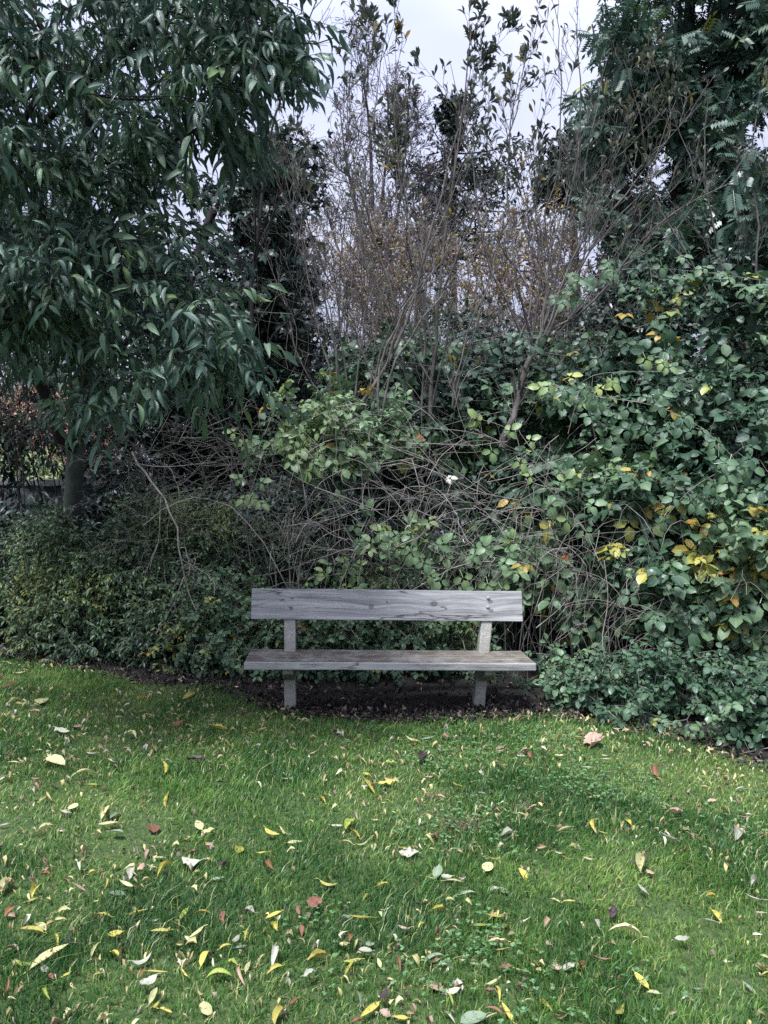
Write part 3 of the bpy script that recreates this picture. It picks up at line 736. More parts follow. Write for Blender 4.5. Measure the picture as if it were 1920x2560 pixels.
def cherry_tree():
    wood, lg = Geo(), Geo()
    tr = px_line([(176, 1420, 6.9), (178, 1330, 6.9), (184, 1220, 6.85), (190, 1130, 6.8), (192, 1060, 6.75)], 12)
    tr[0, 2] = ground_z(tr[0, 0], tr[0, 1]) - .1
    rr = np.linspace(.085, .072, 12); rr[0] *= 1.35; rr[1] *= 1.12
    tg_ = Geo(); tubes(tg_, tr[None], rr[None], 16, tint=np.array([.5]))
    limbs = [
        ([(192, 1080, 6.75), (165, 1150 - 20, 6.7), (120, 1000, 6.5), (60, 880, 6.2), (0, 740, 5.9), (-70, 600, 5.5)], .07, .045),
        ([(190, 1100, 6.75), (215, 960, 6.6), (225, 800, 6.3), (200, 600, 5.9), (215, 420, 5.4), (230, 200, 5.0)], .075, .04),
        ([(205, 990, 6.6), (280, 900, 6.3), (380, 760, 6.1), (430, 620, 5.9)], .035, .015),
        ([(-160, 620, 4.9), (-60, 500, 4.5), (20, 380, 4.2), (130, 290, 4.1), (250, 170, 4.0), (350, 100, 3.95), (430, 20, 3.9), (470, -90, 3.9)], .045, .022),
        ([(-120, 410, 4.3), (0, 418, 4.15), (120, 414, 4.1), (260, 408, 4.05), (380, 398, 3.95), (440, 370, 3.9)], .022, .009),
        ([(5, 520, 4.6), (10, 430, 4.4), (50, 320, 4.3), (105, 220, 4.3), (130, 140, 4.25), (90, 40, 4.2), (60, -60, 4.2)], .035, .022),
        ([(240, 170, 4.0), (330, 130, 3.9), (450, 85, 3.75), (540, 60, 3.6)], .016, .007),
        ([(130, 290, 4.1), (180, 240, 4.3), (380, 250, 4.2), (470, 210, 4.1)], .014, .006),
        ([(300, 420, 4.0), (360, 380, 4.0), (480, 330, 3.9), (580, 260, 3.8), (640, 190, 3.75), (680, 110, 3.7)], .020, .007),
        ([(-80, 715, 4.2), (60, 717, 4.1), (200, 718, 4.0), (300, 690, 3.9), (430, 680, 3.8)], .016, .006),
        ([(200, 718, 4.0), (280, 790, 3.9), (370, 850, 3.8), (450, 890, 3.7), (520, 940, 3.6)], .009, .004),
        ([(-60, 780, 4.1), (60, 810, 4.0), (160, 860, 3.9), (250, 930, 3.8), (330, 980, 3.7)], .009, .004),
        ([(190, 860, 3.9), (205, 950, 3.8), (212, 1030, 3.75), (225, 1090, 3.75)], .005, .003),
        ([(-40, 190, 3.6), (40, 150, 3.5), (130, 150, 3.4), (230, 215, 3.35), (300, 250, 3.3)], .010, .004),
        ([(280, 0, 3.7), (430, 30, 3.6), (560, 70, 3.55), (700, 100, 3.5), (790, 110, 3.5), (835, 95, 3.5)], .010, .004),
        ([(110, 180, 3.5), (200, 230, 3.4), (330, 240, 3.3), (450, 240, 3.3)], .007, .003),
    ]
    L = [(px_line(p, 14), np.linspace(a, b_, 14) * (.62 if k > 2 else .85)) for k, (p, a, b_) in enumerate(limbs)]
    tubes(wood, np.array([q[0] for q in L]), np.array([q[1] for q in L]), 8, tint=np.full(len(L), .3))
    skel = np.concatenate([q[0] for q in L]); skr = np.concatenate([q[1] for q in L])
    # hanging sprays of leaves: dense high canopy, thinner curtain lower
    c = np.concatenate([
        sample_poly([(-420, -400), (700, -400), (640, 120), (560, 250), (420, 360), (250, 400), (-420, 420)], 215, 3.3, 4.5),
        sample_poly([(-420, 380), (330, 350), (470, 300), (560, 330), (420, 430), (300, 470), (-200, 560), (-420, 700)], 46, 3.6, 4.6),
        sample_poly([(540, -60), (640, -60), (730, 60), (760, 120), (720, 170), (650, 190), (580, 330), (530, 400), (480, 200)], 44, 3.3, 4.1),
        sample_poly([(580, -350), (680, -350), (660, 10), (560, 30)], 14, 3.4, 4.1),
        sample_poly([(-250, 560), (300, 480), (500, 540), (480, 640), (100, 640), (-250, 700)], 30, 3.5, 4.6),
        sample_poly([(-300, 640), (100, 580), (330, 630), (500, 640), (560, 760), (640, 850), (560, 880), (440, 800), (250, 720), (-100, 760)], 50, 3.4, 4.4),
        sample_poly([(-100, 720), (150, 740), (330, 860), (430, 900), (380, 980), (250, 880), (60, 820), (-100, 830)], 34, 3.6, 4.3),
        sample_poly([(40, 900), (330, 960), (300, 1060), (120, 1040)], 10, 5.6, 6.4),
        sample_poly([(380, 840), (470, 860), (640, 900), (620, 960), (500, 940)], 9, 3.5, 3.9),
        sample_poly([(195, 960), (225, 960), (240, 1030), (190, 1030)], 3, 3.7, 3.85),
        sample_poly([(-600, -500), (-300, -500), (-250, 800), (-600, 800)], 60, 3.0, 6.0),
    ])
    tl, tr_ = ramify(skel, skr, c, .0022, wig=.07, up=.35)
    tubes(wood, tl, tr_, 4, tint=R.uniform(0, .6, len(tl)))
    tw = sprays(c, 3, (.16, .44), [1, 1, .6], (0.35, -.2, -.12), K=6, droop=.13, wig=.10)
    tubes(wood, tw, flat_r(tw, .0022, .0010), 3)
    def hang(P, per, sz, tl_=(0, .8)):
        p, t, par = along(P, per, .08, 1.0); n = len(p)
        alt = np.where(np.arange(n) % 2 == 0, 1.0, -1.0)[:, None]
        side = unit(np.cross(t, [0, 0, 1.0])) * alt
        d = unit(t * .55 + side * .68 + np.array([0, 0, -.40]) + R.normal(size=(n, 3)) * .30)
        nr = unit(side * .5 + np.array([0, -.5, .55]) + R.normal(size=(n, 3)) * .35)
        tw_ = np.repeat(R.uniform(tl_[0], tl_[1], len(P)), per)
        place(lg, T_CHERRY, p, d, nr, R.uniform(sz[0], sz[1], n), np.clip(tw_ + R.normal(size=n) * .12, 0, .97))
    hang(tw, 9, (.065, .122)); hang(tl[:, 3:], 4, (.065, .11))
    # dense inner and rear canopy
    c2 = np.concatenate([
        sample_poly([(-420, -400), (600, -400), (560, 100), (500, 330), (380, 430), (250, 480), (-420, 500)], 140, 4.8, 6.6),
        sample_poly([(-300, 620), (150, 560), (560, 640), (560, 860), (200, 860), (-300, 700)], 46, 5.0, 6.2)])
    tl2, tr2 = ramify(skel, skr, c2, .003, wig=.07, up=.3)
    tubes(wood, tl2, tr2, 4, tint=R.uniform(0, .5, len(tl2)))
    tw2 = sprays(c2, 4, (.2, .5), 1.0, (0, 0, -.2), K=5, droop=.12, wig=.1)
    tubes(wood, tw2, flat_r(tw2, .003, .0015), 3); hang(tw2, 9, (.07, .12), (0, .5))
    build_plant('cherry_tree', base_of(tr[0, 0], tr[0, 1]), 'drooping dark branched tree with long pointed hanging leaves left of the bench', 'tree', [('trunk', tg_, M_BARK_TRUNK), ('branches', wood, M_BARK_DARK), ('crown', lg, M_CHERRY)])
cherry_tree()

def mass_tree(name, trunk, rtr, polys, label, leaf_t, leaf_m, size, bark, per=3, nper=6, sprayL=(.25, .6), limb_extra=(), bias=(0, 0, .1), droop=.1, tints=(0, .8), group=None, rtip=.004, cat='tree', down=.35, up_n=.6, sides=8):
    wood, lg = Geo(), Geo()
    t = px_line(trunk, 14); t[0, 2] = ground_z(t[0, 0], t[0, 1]) - .1
    tr_r = np.linspace(rtr, rtr * .35, 14); tubes(wood, t[None], tr_r[None], 10, tint=np.array([.5]))
    sk, sr = [t], [tr_r]
    for p, a, b_ in limb_extra:
        q = px_line(p, 14); r_ = np.linspace(a, b_, 14); tubes(wood, q[None], r_[None], 7, tint=np.array([.5])); sk.append(q); sr.append(r_)
    c = np.concatenate([sample_poly(p, n_, a, b_) for p, n_, a, b_ in polys])
    keep = noise(c, 1.3, 77) > (.40 if name == 'ash_tree' else .27); c = c[keep]
    tl, rl = ramify(np.concatenate(sk), np.concatenate(sr), c, rtip, wig=.06, up=-.1, rcap=rtr * .5)
    tubes(wood, tl, rl, 4)
    tw = sprays(c, per, sprayL, 1.0, bias, K=5, droop=droop)
    tubes(wood, tw, flat_r(tw, rtip, rtip * .5), 3)
    p, tg, par = along(tw, nper, .05, 1.0); n_ = len(p)
    d = unit(tg * .5 + rdir(n_) * .8 + np.array([0, 0, -down])); nr = np.array([0, -.35, up_n]) + R.normal(size=(n_, 3)) * .4
    tw_ = np.repeat(np.repeat(R.uniform(tints[0], tints[1], len(c)), per), nper)
    place(lg, leaf_t, p, d, nr, R.uniform(size[0], size[1], n_), np.clip(tw_ + R.normal(size=n_) * .12, 0, 1))
    return build_plant(name, base_of(t[0, 0], t[0, 1]), label, cat, [('trunk', wood, bark), ('crown', lg, leaf_m)], group)

# dark maple-like tree behind the cherry
mass_tree('maple_tree', [(420, 1250, 8.6), (430, 1000, 8.6), (470, 760, 8.5), (520, 560, 8.5), (600, 380, 8.5)], .10,
    [([(620, 340), (720, 330), (780, 400), (790, 470), (770, 540), (720, 620), (780, 700), (760, 860), (560, 900), (560, 500)], 190, 7.8, 9.0),
     ([(200, 560), (560, 600), (620, 800), (640, 1000), (420, 1080), (220, 1000)], 155, 7.6, 9.2),
     ([(260, 430), (560, 420), (560, 520), (300, 520)], 14, 7.8, 9.2),
     ([(-150, 420), (240, 480), (240, 830), (-150, 830)], 100, 7.6, 9.2)],
    'dark green lobed leaf tree behind the hanging branches, left of the bare willow stems', T_PALM, M_DARK, (.09, .15), M_BARK_DARK, per=4, nper=7, sprayL=(.15, .38),
    limb_extra=[([(440, 940, 8.6), (560, 800, 8.5), (660, 640, 8.4), (740, 500, 8.4)], .05, .02), ([(450, 860, 8.6), (330, 760, 8.5), (240, 640, 8.4)], .05, .02), ([(520, 560, 8.5), (380, 620, 8.3), (270, 600, 8.3)], .02, .01)])

# two tall ash trees at the right
mass_tree('ash_tree', [(1700, 1150, 9.6), (1700, 900, 9.6), (1695, 640, 9.6), (1700, 400, 9.6), (1720, 150, 9.6), (1730, -200, 9.6)], .14,
    [([(1530, 40), (1640, -60), (1700, -500), (2000, -500), (2000, 250), (1900, 330), (1830, 560), (1700, 650), (1560, 560), (1500, 560), (1465, 420), (1460, 270), (1500, 170)], 600, 8.9, 10.8),
     ([(1540, 560), (1900, 420), (2000, 760), (1530, 800), (1500, 640)], 190, 8.6, 10.4)],
    'tall dark ash tree with feathery leaves rising behind the brambles, nearest the open sky', T_PIN, M_ASH, (.17, .27), M_BARK_DARK, per=4, nper=5, sprayL=(.12, .38),
    limb_extra=[([(1700, 760, 9.6), (1600, 560, 9.6), (1530, 350, 9.5), (1500, 160, 9.5), (1480, 60, 9.5)], .05, .008), ([(1700, 700, 9.6), (1790, 500, 9.5), (1850, 250, 9.5), (1880, 0, 9.4)], .05, .008), ([(1640, 640, 9.6), (1500, 520, 9.4), (1440, 400, 9.3)], .03, .006)])
mass_tree('ash_tree', [(2150, 1150, 8.0), (2130, 800, 8.0), (2120, 400, 8.0), (2110, 0, 8.0), (2100, -300, 8)], .13,
    [([(1850, 300), (1960, 200), (2000, -400), (2500, -400), (2500, 900), (1950, 760), (1880, 600)], 260, 7.2, 9.2)],
    'ash tree at the end of the bramble bank, partly cut by the photo edge', T_PIN, M_ASH, (.17, .25), M_BARK_DARK, per=3, nper=5)
# dark holly between ash and conifer
mass_tree('holly_tree', [(1440, 1000, 13), (1440, 700, 13), (1430, 500, 13), (1425, 310, 13)], .10,
    [([(1420, 330), (1480, 320), (1480, 500), (1350, 490), (1345, 440), (1380, 400)], 110, 12.4, 13.8)],
    'small dense nearly black evergreen tree at the left foot of the tall ash', T_RH, M_CONIFER, (.10, .16), M_BARK_DARK, per=4, nper=8, sprayL=(.15, .35))

def conifer():
    wood, lg = Geo(), Geo()
    t = px_line([(1135, 1080, 21), (1133, 700, 21), (1132, 440, 21), (1130, 225, 21)], 16); t[0, 2] = ground_z(t[0, 0], t[0, 1]) - .1
    tubes(wood, t[None], np.linspace(.17, .02, 16)[None], 8)
    top, bot = t[-1, 2], pt(1135, 640, 21)[2]
    B = []
    for z in np.arange(bot, top, .34):
        f = (top - z) / (top - bot)
        if f < .22: wmax = .25 + 2.6 * f
        elif f < .31: wmax = .3
        elif f < .62: wmax = 1.75
        else: wmax = (.45 + 2.1 * f ** .85)
        for k in range(9):
            a = R.uniform(0, 6.28); L = wmax * R.uniform(.55, 1.25) * (1.15 if math.cos(a) > 0 else .85)
            s = np.linspace(0, 1, 7)[:, None]; d = np.array([math.cos(a), math.sin(a), 0])
            x0 = np.interp(z, t[:, 2], t[:, 0]); y0 = np.interp(z, t[:, 2], t[:, 1])
            B.append(np.array([x0, y0, z]) + d * L * s + np.array([0, 0, 1]) * (-.25 * L * s + .22 * L * s * s))
    B = np.array(B); tubes(wood, B, flat_r(B, .03, .006), 4)
    c, rr = curve_children(B, np.full(B.shape[:2], .01), 9, .15, 1, (.25, .4), (40, 80), K=4, up=-.08, rmin=.006)
    tubes(wood, c, rr, 3)
    p, tg, _ = along(c, 9, 0, 1); n_ = len(p)
    place(lg, T_RH, p, tg * .5 + rdir(n_) * .7 + np.array([0, 0, -.35]), rdir(n_) + np.array([0, 0, 1.0]), R.uniform(.08, .19, n_), R.random(n_))
    build_plant('conifer_tree', base_of(t[0, 0], t[0, 1]), 'dark ragged conifer standing far behind the bare willow stems', 'tree', [('trunk', wood, M_BARK_DARK), ('crown', lg, M_CONIFER)])
conifer()

def twig_tree(name, stems, label, cat, bark, lv, leafspec=None, group=None, up=.05, K=12, extra=None, wob=.0):
    """stems: (pixel points, r0, r1); lv: list of child levels (per, t0, t1, lrat, ang, up, wig)"""
    wood, lg = Geo(), Geo()
    L = [(px_line(p, K), np.linspace(a, b_, K)) for p, a, b_ in stems]
    P = np.array([q[0] for q in L]); rr = np.array([q[1] for q in L]) * (.62 if name == 'willow_shrub' else 1.0)
    P[:, 1:-1] += R.normal(size=P[:, 1:-1].shape) * wob
    tubes(wood, P, rr, 7, tint=R.uniform(.3, .8, len(P)))
    cur, cr = P, rr; allc = []
    for per, t0, t1, lr, ang, u, wg, rmin in lv:
        c, r_ = curve_children(cur, cr, per, t0, t1, lr, ang, K=7, up=u, wig=wg, rmin=rmin)
        tubes(wood, c, r_, 4 if len(c) < 3000 else 3); allc.append(c); cur, cr = c, r_
    if leafspec: leafspec(lg, P, allc)
    f = P[np.argmin(P[:, 0, 2]), 0]
    return build_plant(name, base_of(f[0], f[1]), label, cat, [('stems', wood, bark), ('leaves', lg, leafspec and leafspec.mat)], group) if leafspec else build_plant(name, base_of(f[0], f[1]), label, cat, [('stems', wood, bark)], group)

# birch far behind: purplish haze of fine twigs
def fan(px0, py0, Y, n_, xw, tops, r=(.007, .013), lean=0):
    out = []
    for k in range(n_):
        u = R.uniform(-1, 1); x0 = px0 + u * 35 + R.normal() * 15; tp = R.uniform(*tops) + 120 * abs(u) ** 2; x1 = px0 + lean + u * xw + R.normal() * 30; yy = Y + R.uniform(-.4, .4); b_ = R.uniform(-65, 65)
        r_ = R.uniform(*r)
        out.append(([(x0, py0, yy), (x0 + (x1 - x0) * .22 + b_, py0 + (tp - py0) * .33, yy), (x0 + (x1 - x0) * .55 + b_ * .5, py0 + (tp - py0) * .66, yy), (x1, tp, yy)], r_ / .62, .003))
    return out
def birch_leaves(lg, P, C):
    p, tg, _ = along(C[-1], 3, .3, 1); n_ = len(p); place(lg, T_RH, p, tg + rdir(n_) * .6, rdir(n_), R.uniform(.03, .06, n_), R.random(n_) ** .8)
birch_leaves.mat = M_BIRCHLEAF
twig_tree('birch_tree', [([(940, 1150, 17), (945, 800, 17), (930, 500, 17), (925, 330, 17), (905, 185, 17)], .10, .02),
    ([(942, 760, 17), (900, 560, 16.8), (865, 400, 16.8), (850, 270, 16.8)], .05, .012), ([(940, 740, 17), (990, 560, 17.2), (1010, 400, 17.2), (1020, 280, 17)], .05, .012),
    ([(938, 600, 17), (960, 450, 16.9), (970, 300, 16.9), (965, 190, 16.9)], .04, .012), ([(944, 820, 17), (860, 660, 16.8), (815, 520, 16.8), (800, 420, 16.8)], .04, .012), ([(944, 820, 17), (1020, 660, 17.2), (1060, 540, 17.2), (1080, 430, 17.2)], .04, .012)],
    'rounded birch with a purplish haze of fine bare twigs against the sky', 'tree', M_BIRCH,
    [(16, .25, 1, (.22, .42), (25, 60), .10, .10, .008), (9, .2, 1, (.35, .6), (25, 60), .02, .14, .006), (6, .2, 1, (.35, .7), (20, 60), -.02, .16, .0045)], birch_leaves)

# russet and ochre thicket shrubs behind
def russet(px, top, Y, w, label, seed_t):
    def lf(lg, P, C):
        p, tg, _ = along(C[-1], 9, .05, 1); n_ = len(p); zf = np.clip((p[:, 2] - 2.2) / 2.4, 0, 1); tn = np.where(R.random(n_) < .30 - .25 * zf, R.random(n_) * .2, np.clip(.3 + R.beta(1.5, 1.4, n_) * .68 + seed_t, .25, 1))
        place(lg, T_RH, p, tg + rdir(n_) * .8, rdir(n_) + np.array([0, -.4, .3]), R.uniform(.03, .065, n_), tn)
    lf.mat = M_RUSSET
    st = []
    for k in range(11):
        x0 = px + R.uniform(-.35, .35) * w; x1 = px + (x0 - px) * 1.4 + R.uniform(-.3, .3) * w; yy = Y + R.uniform(-.8, .8)
        tp = top + R.uniform(-20, 110) + 50 * abs((x1 - px) / w) ** 2
        st.append(([(x0, 1120, yy), ((x0 * 2 + x1) / 3 + R.uniform(-12, 12), 900, yy), ((x0 + x1 * 2) / 3 + R.uniform(-12, 12), 720, yy), (x1, tp, yy)], .012, .004))
    twig_tree('hazel_shrub', st, label, 'shrub', M_BIRCH, [(18, .12, 1, (.16, .32), (20, 55), .10, .10, .005), (8, .1, 1, (.3, .6), (25, 60), .04, .14, .004)], lf, 'russet shrubs in the thicket behind', wob=.03)
for px, top, Y, w, lb, t_ in ((a[0], a[1] + 60, *a[2:]) for a in ((760, 500, 11, 130, 'pinkish brown twiggy shrub beside the dark lobed leaf tree', -.1), (900, 490, 12, 150, 'pinkish grey twiggy shrub directly below the birch', 0), (1060, 520, 11, 150, 'ochre and pink twiggy shrub directly below the conifer', .08), (1220, 500, 12, 150, 'tall ochre flecked twiggy shrub between conifer and holly', .12), (1370, 520, 10.5, 130, 'pale russet shrub left of the ash trunk', .05), (1530, 620, 10, 120, 'low pinkish shrub just in front of the ash trunk', .0))):
    russet(px, top, Y, w, lb, t_)

# ------------------------------------------------------------------ hedge masses
def leaf_mound(name, label, cat, blobs, leaf_t, leaf_m, size, dens, tints=(0, .7), canes=None, cane_m=None, parts=(), group=None, thr=.38, freq=2.6, twig=(.12, .3), yellow=.03, face=-.5, clear=None, per=3, nper=4):
    """blobs: (cx, cy, cz, rx, ry, rz) ellipsoids, leafy shoots sit in an uneven shell round them"""
    wood, lg = Geo(), Geo(); CC, NN = [], []
    for cx, cy, cz, rx, ry, rz in blobs:
        n_ = int(dens * 4.2 * (rx * ry + ry * rz + rx * rz))
        d = rdir(n_); d[:, 1] = np.where((d[:, 1] > .3) & (R.random(n_) < .75), -d[:, 1], d[:, 1])
        lump = .80 + .42 * noise(d * [rx, ry, rz] + [cx, cy, cz], 1.6, 31) + .18 * (noise(d * [rx, ry, rz], 5, 32) - .5)
        rad = lump * (1 - .45 * R.random(n_) ** 1.8)
        p = np.array([cx, cy, cz]) + d * np.array([rx, ry, rz]) * rad[:, None]
        k = (p[:, 2] > ground_z(p[:, 0], p[:, 1]) + .03) & (noise(p, freq, 33) > thr * R.uniform(.75, 1.15, n_)) & (p[:, 1] > lawn_edge(p[:, 0]) - .06 - .14 * (p[:, 0] > 1.2))
        # keep clear of the bench
        k &= ~((np.abs(p[:, 0] - .05) < 1.05) & (p[:, 1] < 5.42) & (p[:, 1] > 4.2) & (p[:, 2] < .86))
        if clear is not None: k &= ~clear(p)
        CC.append(p[k]); NN.append(unit(d[k] / np.array([rx, ry, rz])))
    c = np.concatenate(CC); nn = np.concatenate(NN)
    tw = sprays(c, per, twig, .8, (0, 0, 0), K=4, droop=.05, wig=.12)
    tw = tw + 0
    nrep = np.repeat(nn, per, 0); 
    tubes(wood, tw, flat_r(tw, .0025, .0013), 3)
    p, tg, par = along(tw, nper, .1, 1); n_ = len(p); nr = nrep[par]
    d = unit(tg * .35 + rdir(n_) * .55 + nr * .35 + np.array([0, face * .3, -.28])); up_ = nr * .55 + np.array([0, face * .35, .62]) + R.normal(size=(n_, 3)) * .33
    patch = noise(p, 1.7, 41); base = tints[0] + (tints[1] - tints[0]) * np.clip(patch * 1.5 - .25 + R.normal(size=n_) * .15, 0, 1)
    yz = (noise(p, 3.1, 43) > .80 - yellow * 2) & (R.random(n_) < .5) | (R.random(n_) < yellow * .35); base[yz] = R.uniform(.84, .97, yz.sum())
    dd = R.random(n_) < .008; base[dd] = R.uniform(.88, .955, dd.sum()) * (yellow > 0) + base[dd] * (yellow == 0)
    place(lg, leaf_t, p, d, up_, size[0] * .7 + (size[1] - size[0] * .7) * R.random(n_) ** 1.3, base)
    if canes is not None: tubes(wood, canes[0], canes[1], 5)
    cx, cy = blobs[0][0], blobs[0][1]
    return build_plant(name, base_of(cx, cy), label, cat, [('stems', wood, cane_m or M_CANE), ('leaves', lg, leaf_m)] + list(parts), group)

def arch_canes(n_, x0, x1, y, top, spread, r=.0045, K=12, fall=.9, front=-.6, ymin=None):
    b0 = np.stack([R.uniform(x0, x1, n_), R.uniform(y[0], y[1], n_), np.zeros(n_)], -1); b0[:, 2] = ground_z(b0[:, 0], b0[:, 1])
    h = R.uniform(top[0], top[1], n_)[:, None]; off = np.stack([R.normal(size=n_) * spread, R.uniform(front, front * .2, n_), np.zeros(n_)], -1)
    t = np.linspace(0, 1, K)[None, :, None]
    tip = b0 + off; 
    P = b0[:, None] * (1 - t) + tip[:, None] * t + np.array([0, 0, 1.0]) * (h[:, None] * (2.6 * t - fall * 2.0 * t * t) * .9)
    P = P + np.cumsum(R.normal(size=P.shape) * .012, 1)
    return P, np.broadcast_to(np.linspace(r, r * .4, K)[None], (n_, K)) * R.uniform(.6, 1.5, n_)[:, None]

# back thicket: dark ivy-clad mass closing the view below the willows
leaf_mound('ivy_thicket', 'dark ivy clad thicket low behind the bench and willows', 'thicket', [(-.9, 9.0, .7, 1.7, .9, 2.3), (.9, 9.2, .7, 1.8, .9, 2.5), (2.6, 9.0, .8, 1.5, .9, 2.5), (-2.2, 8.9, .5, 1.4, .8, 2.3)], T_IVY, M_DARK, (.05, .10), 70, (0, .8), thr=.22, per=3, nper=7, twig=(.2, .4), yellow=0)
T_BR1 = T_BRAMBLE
leaf_mound('ivy_thicket', 'near black leaf fill added as shade in the deep hollow behind the bench', 'thicket', [(.3, 6.95, .3, 1.6, .35, 1.25), (-1.2, 7.0, .4, 1.0, .35, 1.2), (2.3, 6.2, .2, 1.2, .3, .9)], T_IVY, M_DARK, (.05, .09), 60, (0, .5), thr=.15, per=3, nper=6, twig=(.15, .3), yellow=0)  # added fill: near-black leaves stand in for shade behind the cane tangle
# leafy bramble shrubs higher up between the willow stems
leaf_mound('bramble_bush', 'dull green bramble mound behind the central willow stems, mixed with bare shoots', 'bramble', [(.2, 7.9, 1.2, 1.2, .6, 1.75), (-.6, 7.8, 1.0, .8, .5, 1.5), (1.2, 7.9, 1.2, .9, .6, 1.8)], T_BR1, M_BRAMBLE, (.14, .23), 16, (0, .7), canes=arch_canes(40, -1.2, 1.9, (7.4, 8.2), (1.8, 2.9), .6), thr=.34, group='bramble bushes in the hedge')
leaf_mound('bramble_bush', 'big bramble bank with broad grey green leaves rising highest at the right', 'bramble', [(2.75, 6.9, 1.1, 1.35, 1.0, 2.2), (3.3, 6.3, .9, 1.2, .9, 1.95), (1.75, 6.9, 1.0, .8, .7, 1.8), (4.6, 6.2, 1.0, 1.3, 1.0, 2.2)], T_BR1, M_BRAMBLE, (.13, .22), 30, (0, .64), canes=arch_canes(60, 1.3, 4.5, (6.0, 7.2), (1.6, 2.9), .7), thr=.42, yellow=.012, group='bramble bushes in the hedge')
leaf_mound('bramble_bush', 'bramble mound arching forward with fresh green leaves just right of the bench back', 'bramble', [(1.75, 5.95, .95, .72, .5, .62), (2.25, 5.65, .85, .70, .5, .72), (1.35, 6.1, .9, .5, .35, .55), (2.7, 5.5, .7, .55, .5, .8)], T_BR1, M_BRAMBLE, (.13, .21), 30, (.12, .74), canes=arch_canes(70, 1.0, 2.9, (5.4, 6.3), (.9, 1.7), .5, r=.0035), thr=.43, yellow=.02, group='bramble bushes in the hedge')
leaf_mound('bramble_bush', 'sparse bramble with bare brown canes directly behind the bench backrest', 'bramble', [(.45, 5.85, .75, .75, .3, .50), (-.35, 6.0, .6, .4, .25, .35), (.85, 5.8, .8, .5, .3, .5)], T_BR1, M_BRAMBLE, (.12, .20), 16, (.35, .84), canes=arch_canes(70, -.8, 1.4, (5.7, 6.3), (.9, 1.7), .6, r=.0035), thr=.54, yellow=.02, group='bramble bushes in the hedge', cane_m=M_TWIG)
leaf_mound('bramble_bush', 'pale leaved bramble spray left of centre above the bench backrest', 'bramble', [(-.62, 6.0, 1.90, .26, .2, .24), (-.42, 5.95, 1.80, .26, .2, .14), (-.15, 6.4, 1.95, .45, .2, .12)], T_BR1, M_BRAMBLE, (.13, .18), 26, (.66, .77), canes=arch_canes(14, -1.2, 0, (6.0, 6.5), (1.4, 1.8), .4), thr=.30, yellow=.02, group='bramble bushes in the hedge')
leaf_mound('bramble_bush', 'low bramble of small green leaves beside the left end of the bench', 'bramble', [(-1.15, 5.85, .35, .35, .28, .42), (-.55, 5.75, .25, .4, .2, .33)], T_BR1, M_BRAMBLE, (.06, .10), 85, (.2, .8), canes=arch_canes(16, -1.4, -.3, (5.7, 6.1), (.4, .8), .3), thr=.3, group='bramble bushes in the hedge')
leaf_mound('bramble_bush', 'low bramble filling the gap under and behind the bench seat', 'bramble', [(.05, 5.75, .15, .85, .2, .50)], T_BR1, M_BRAMBLE, (.06, .10), 90, (.05, .6), canes=arch_canes(20, -.8, .9, (5.6, 5.9), (.4, .8), .3), thr=.34, group='bramble bushes in the hedge')
# low skirt at the right foot: small leaves, some yellow
leaf_mound('bramble_seedlings', 'low yellowing green seedlings edging the lawn right of the bench', 'undergrowth', [(1.2, 5.22, .05, .45, .28, .25), (1.75, 4.98, .03, .5, .32, .33), (2.05, 4.75, .03, .35, .3, .32), (2.12, 4.56, .0, .4, .25, .26), (1.92, 4.92, .0, .35, .25, .3), (2.45, 4.35, .0, .4, .25, .26), (2.3, 4.60, .05, .35, .33, .33), (2.6, 4.4, .05, .4, .34, .36), (3.2, 4.15, .05, .5, .35, .45)], T_BR1, M_BRAMBLE, (.055, .115), 80, (.1, .78), thr=.3, yellow=.0, twig=(.08, .2))
leaf_mound('bramble_bush', 'shaded bramble with deep dark gaps at the far right foot of the bank', 'bramble', [(2.6, 5.4, .3, .8, .4, .6), (1.6, 5.6, .35, .6, .3, .5), (3.6, 5.1, .4, .8, .5, .9)], T_BR1, M_BRAMBLE, (.09, .15), 17, (0, .4), canes=arch_canes(50, 1.2, 3.4, (5.2, 5.9), (.7, 1.3), .5, r=.0035), thr=.50, group='bramble bushes in the hedge')  # low tints only: shade at the bank foot is put into leaf colour
# privets at the left
for lb, bl in (('small leaved privet mound with bright shoot tips just left of the bench', [(-1.55, 6.0, .25, .42, .30, .62), (-1.15, 6.1, .2, .35, .25, .45)]),
               ('rounded small leaved privet in front of the leaning trunk', [(-2.15, 6.35, .4, .5, .35, .75), (-2.5, 6.3, .2, .5, .35, .55), (-2.0, 6.55, .95, .3, .25, .55), (-2.72, 6.5, .75, .34, .2, .5)]),
               ('low privet hedge running to the left along the lawn edge', [(-3.2, 6.75, .2, .75, .35, .62), (-4.3, 6.85, .2, .8, .35, .65), (-5.4, 6.8, .2, .8, .35, .7), (-3.1, 7.0, .75, .4, .3, .45), (-3.9, 7.0, .7, .35, .3, .6)]),
               ('tall thin privet shoots behind the fallen dead branch', [(-1.45, 6.5, .9, .25, .2, .55), (-1.9, 6.8, .8, .3, .2, .6)]),
               ('shaded privet under the tangle of dead twigs', [(-.95, 6.5, .5, .6, .3, .7), (-.2, 6.5, .45, .7, .3, .6), (.7, 6.5, .45, .7, .3, .6)])):
    leaf_mound('privet_shrub', lb, 'privet', bl, T_SMALL, M_SMALL, (.035, .062), 85, (.1, .95) if 'shaded' not in lb else (0, .5), thr=.28, freq=3.5, twig=(.10, .26), yellow=.015, per=4, nper=9, group='privet shrubs along the hedge foot')  # the shaded shrub gets darker tints, its shade put into the leaf colour
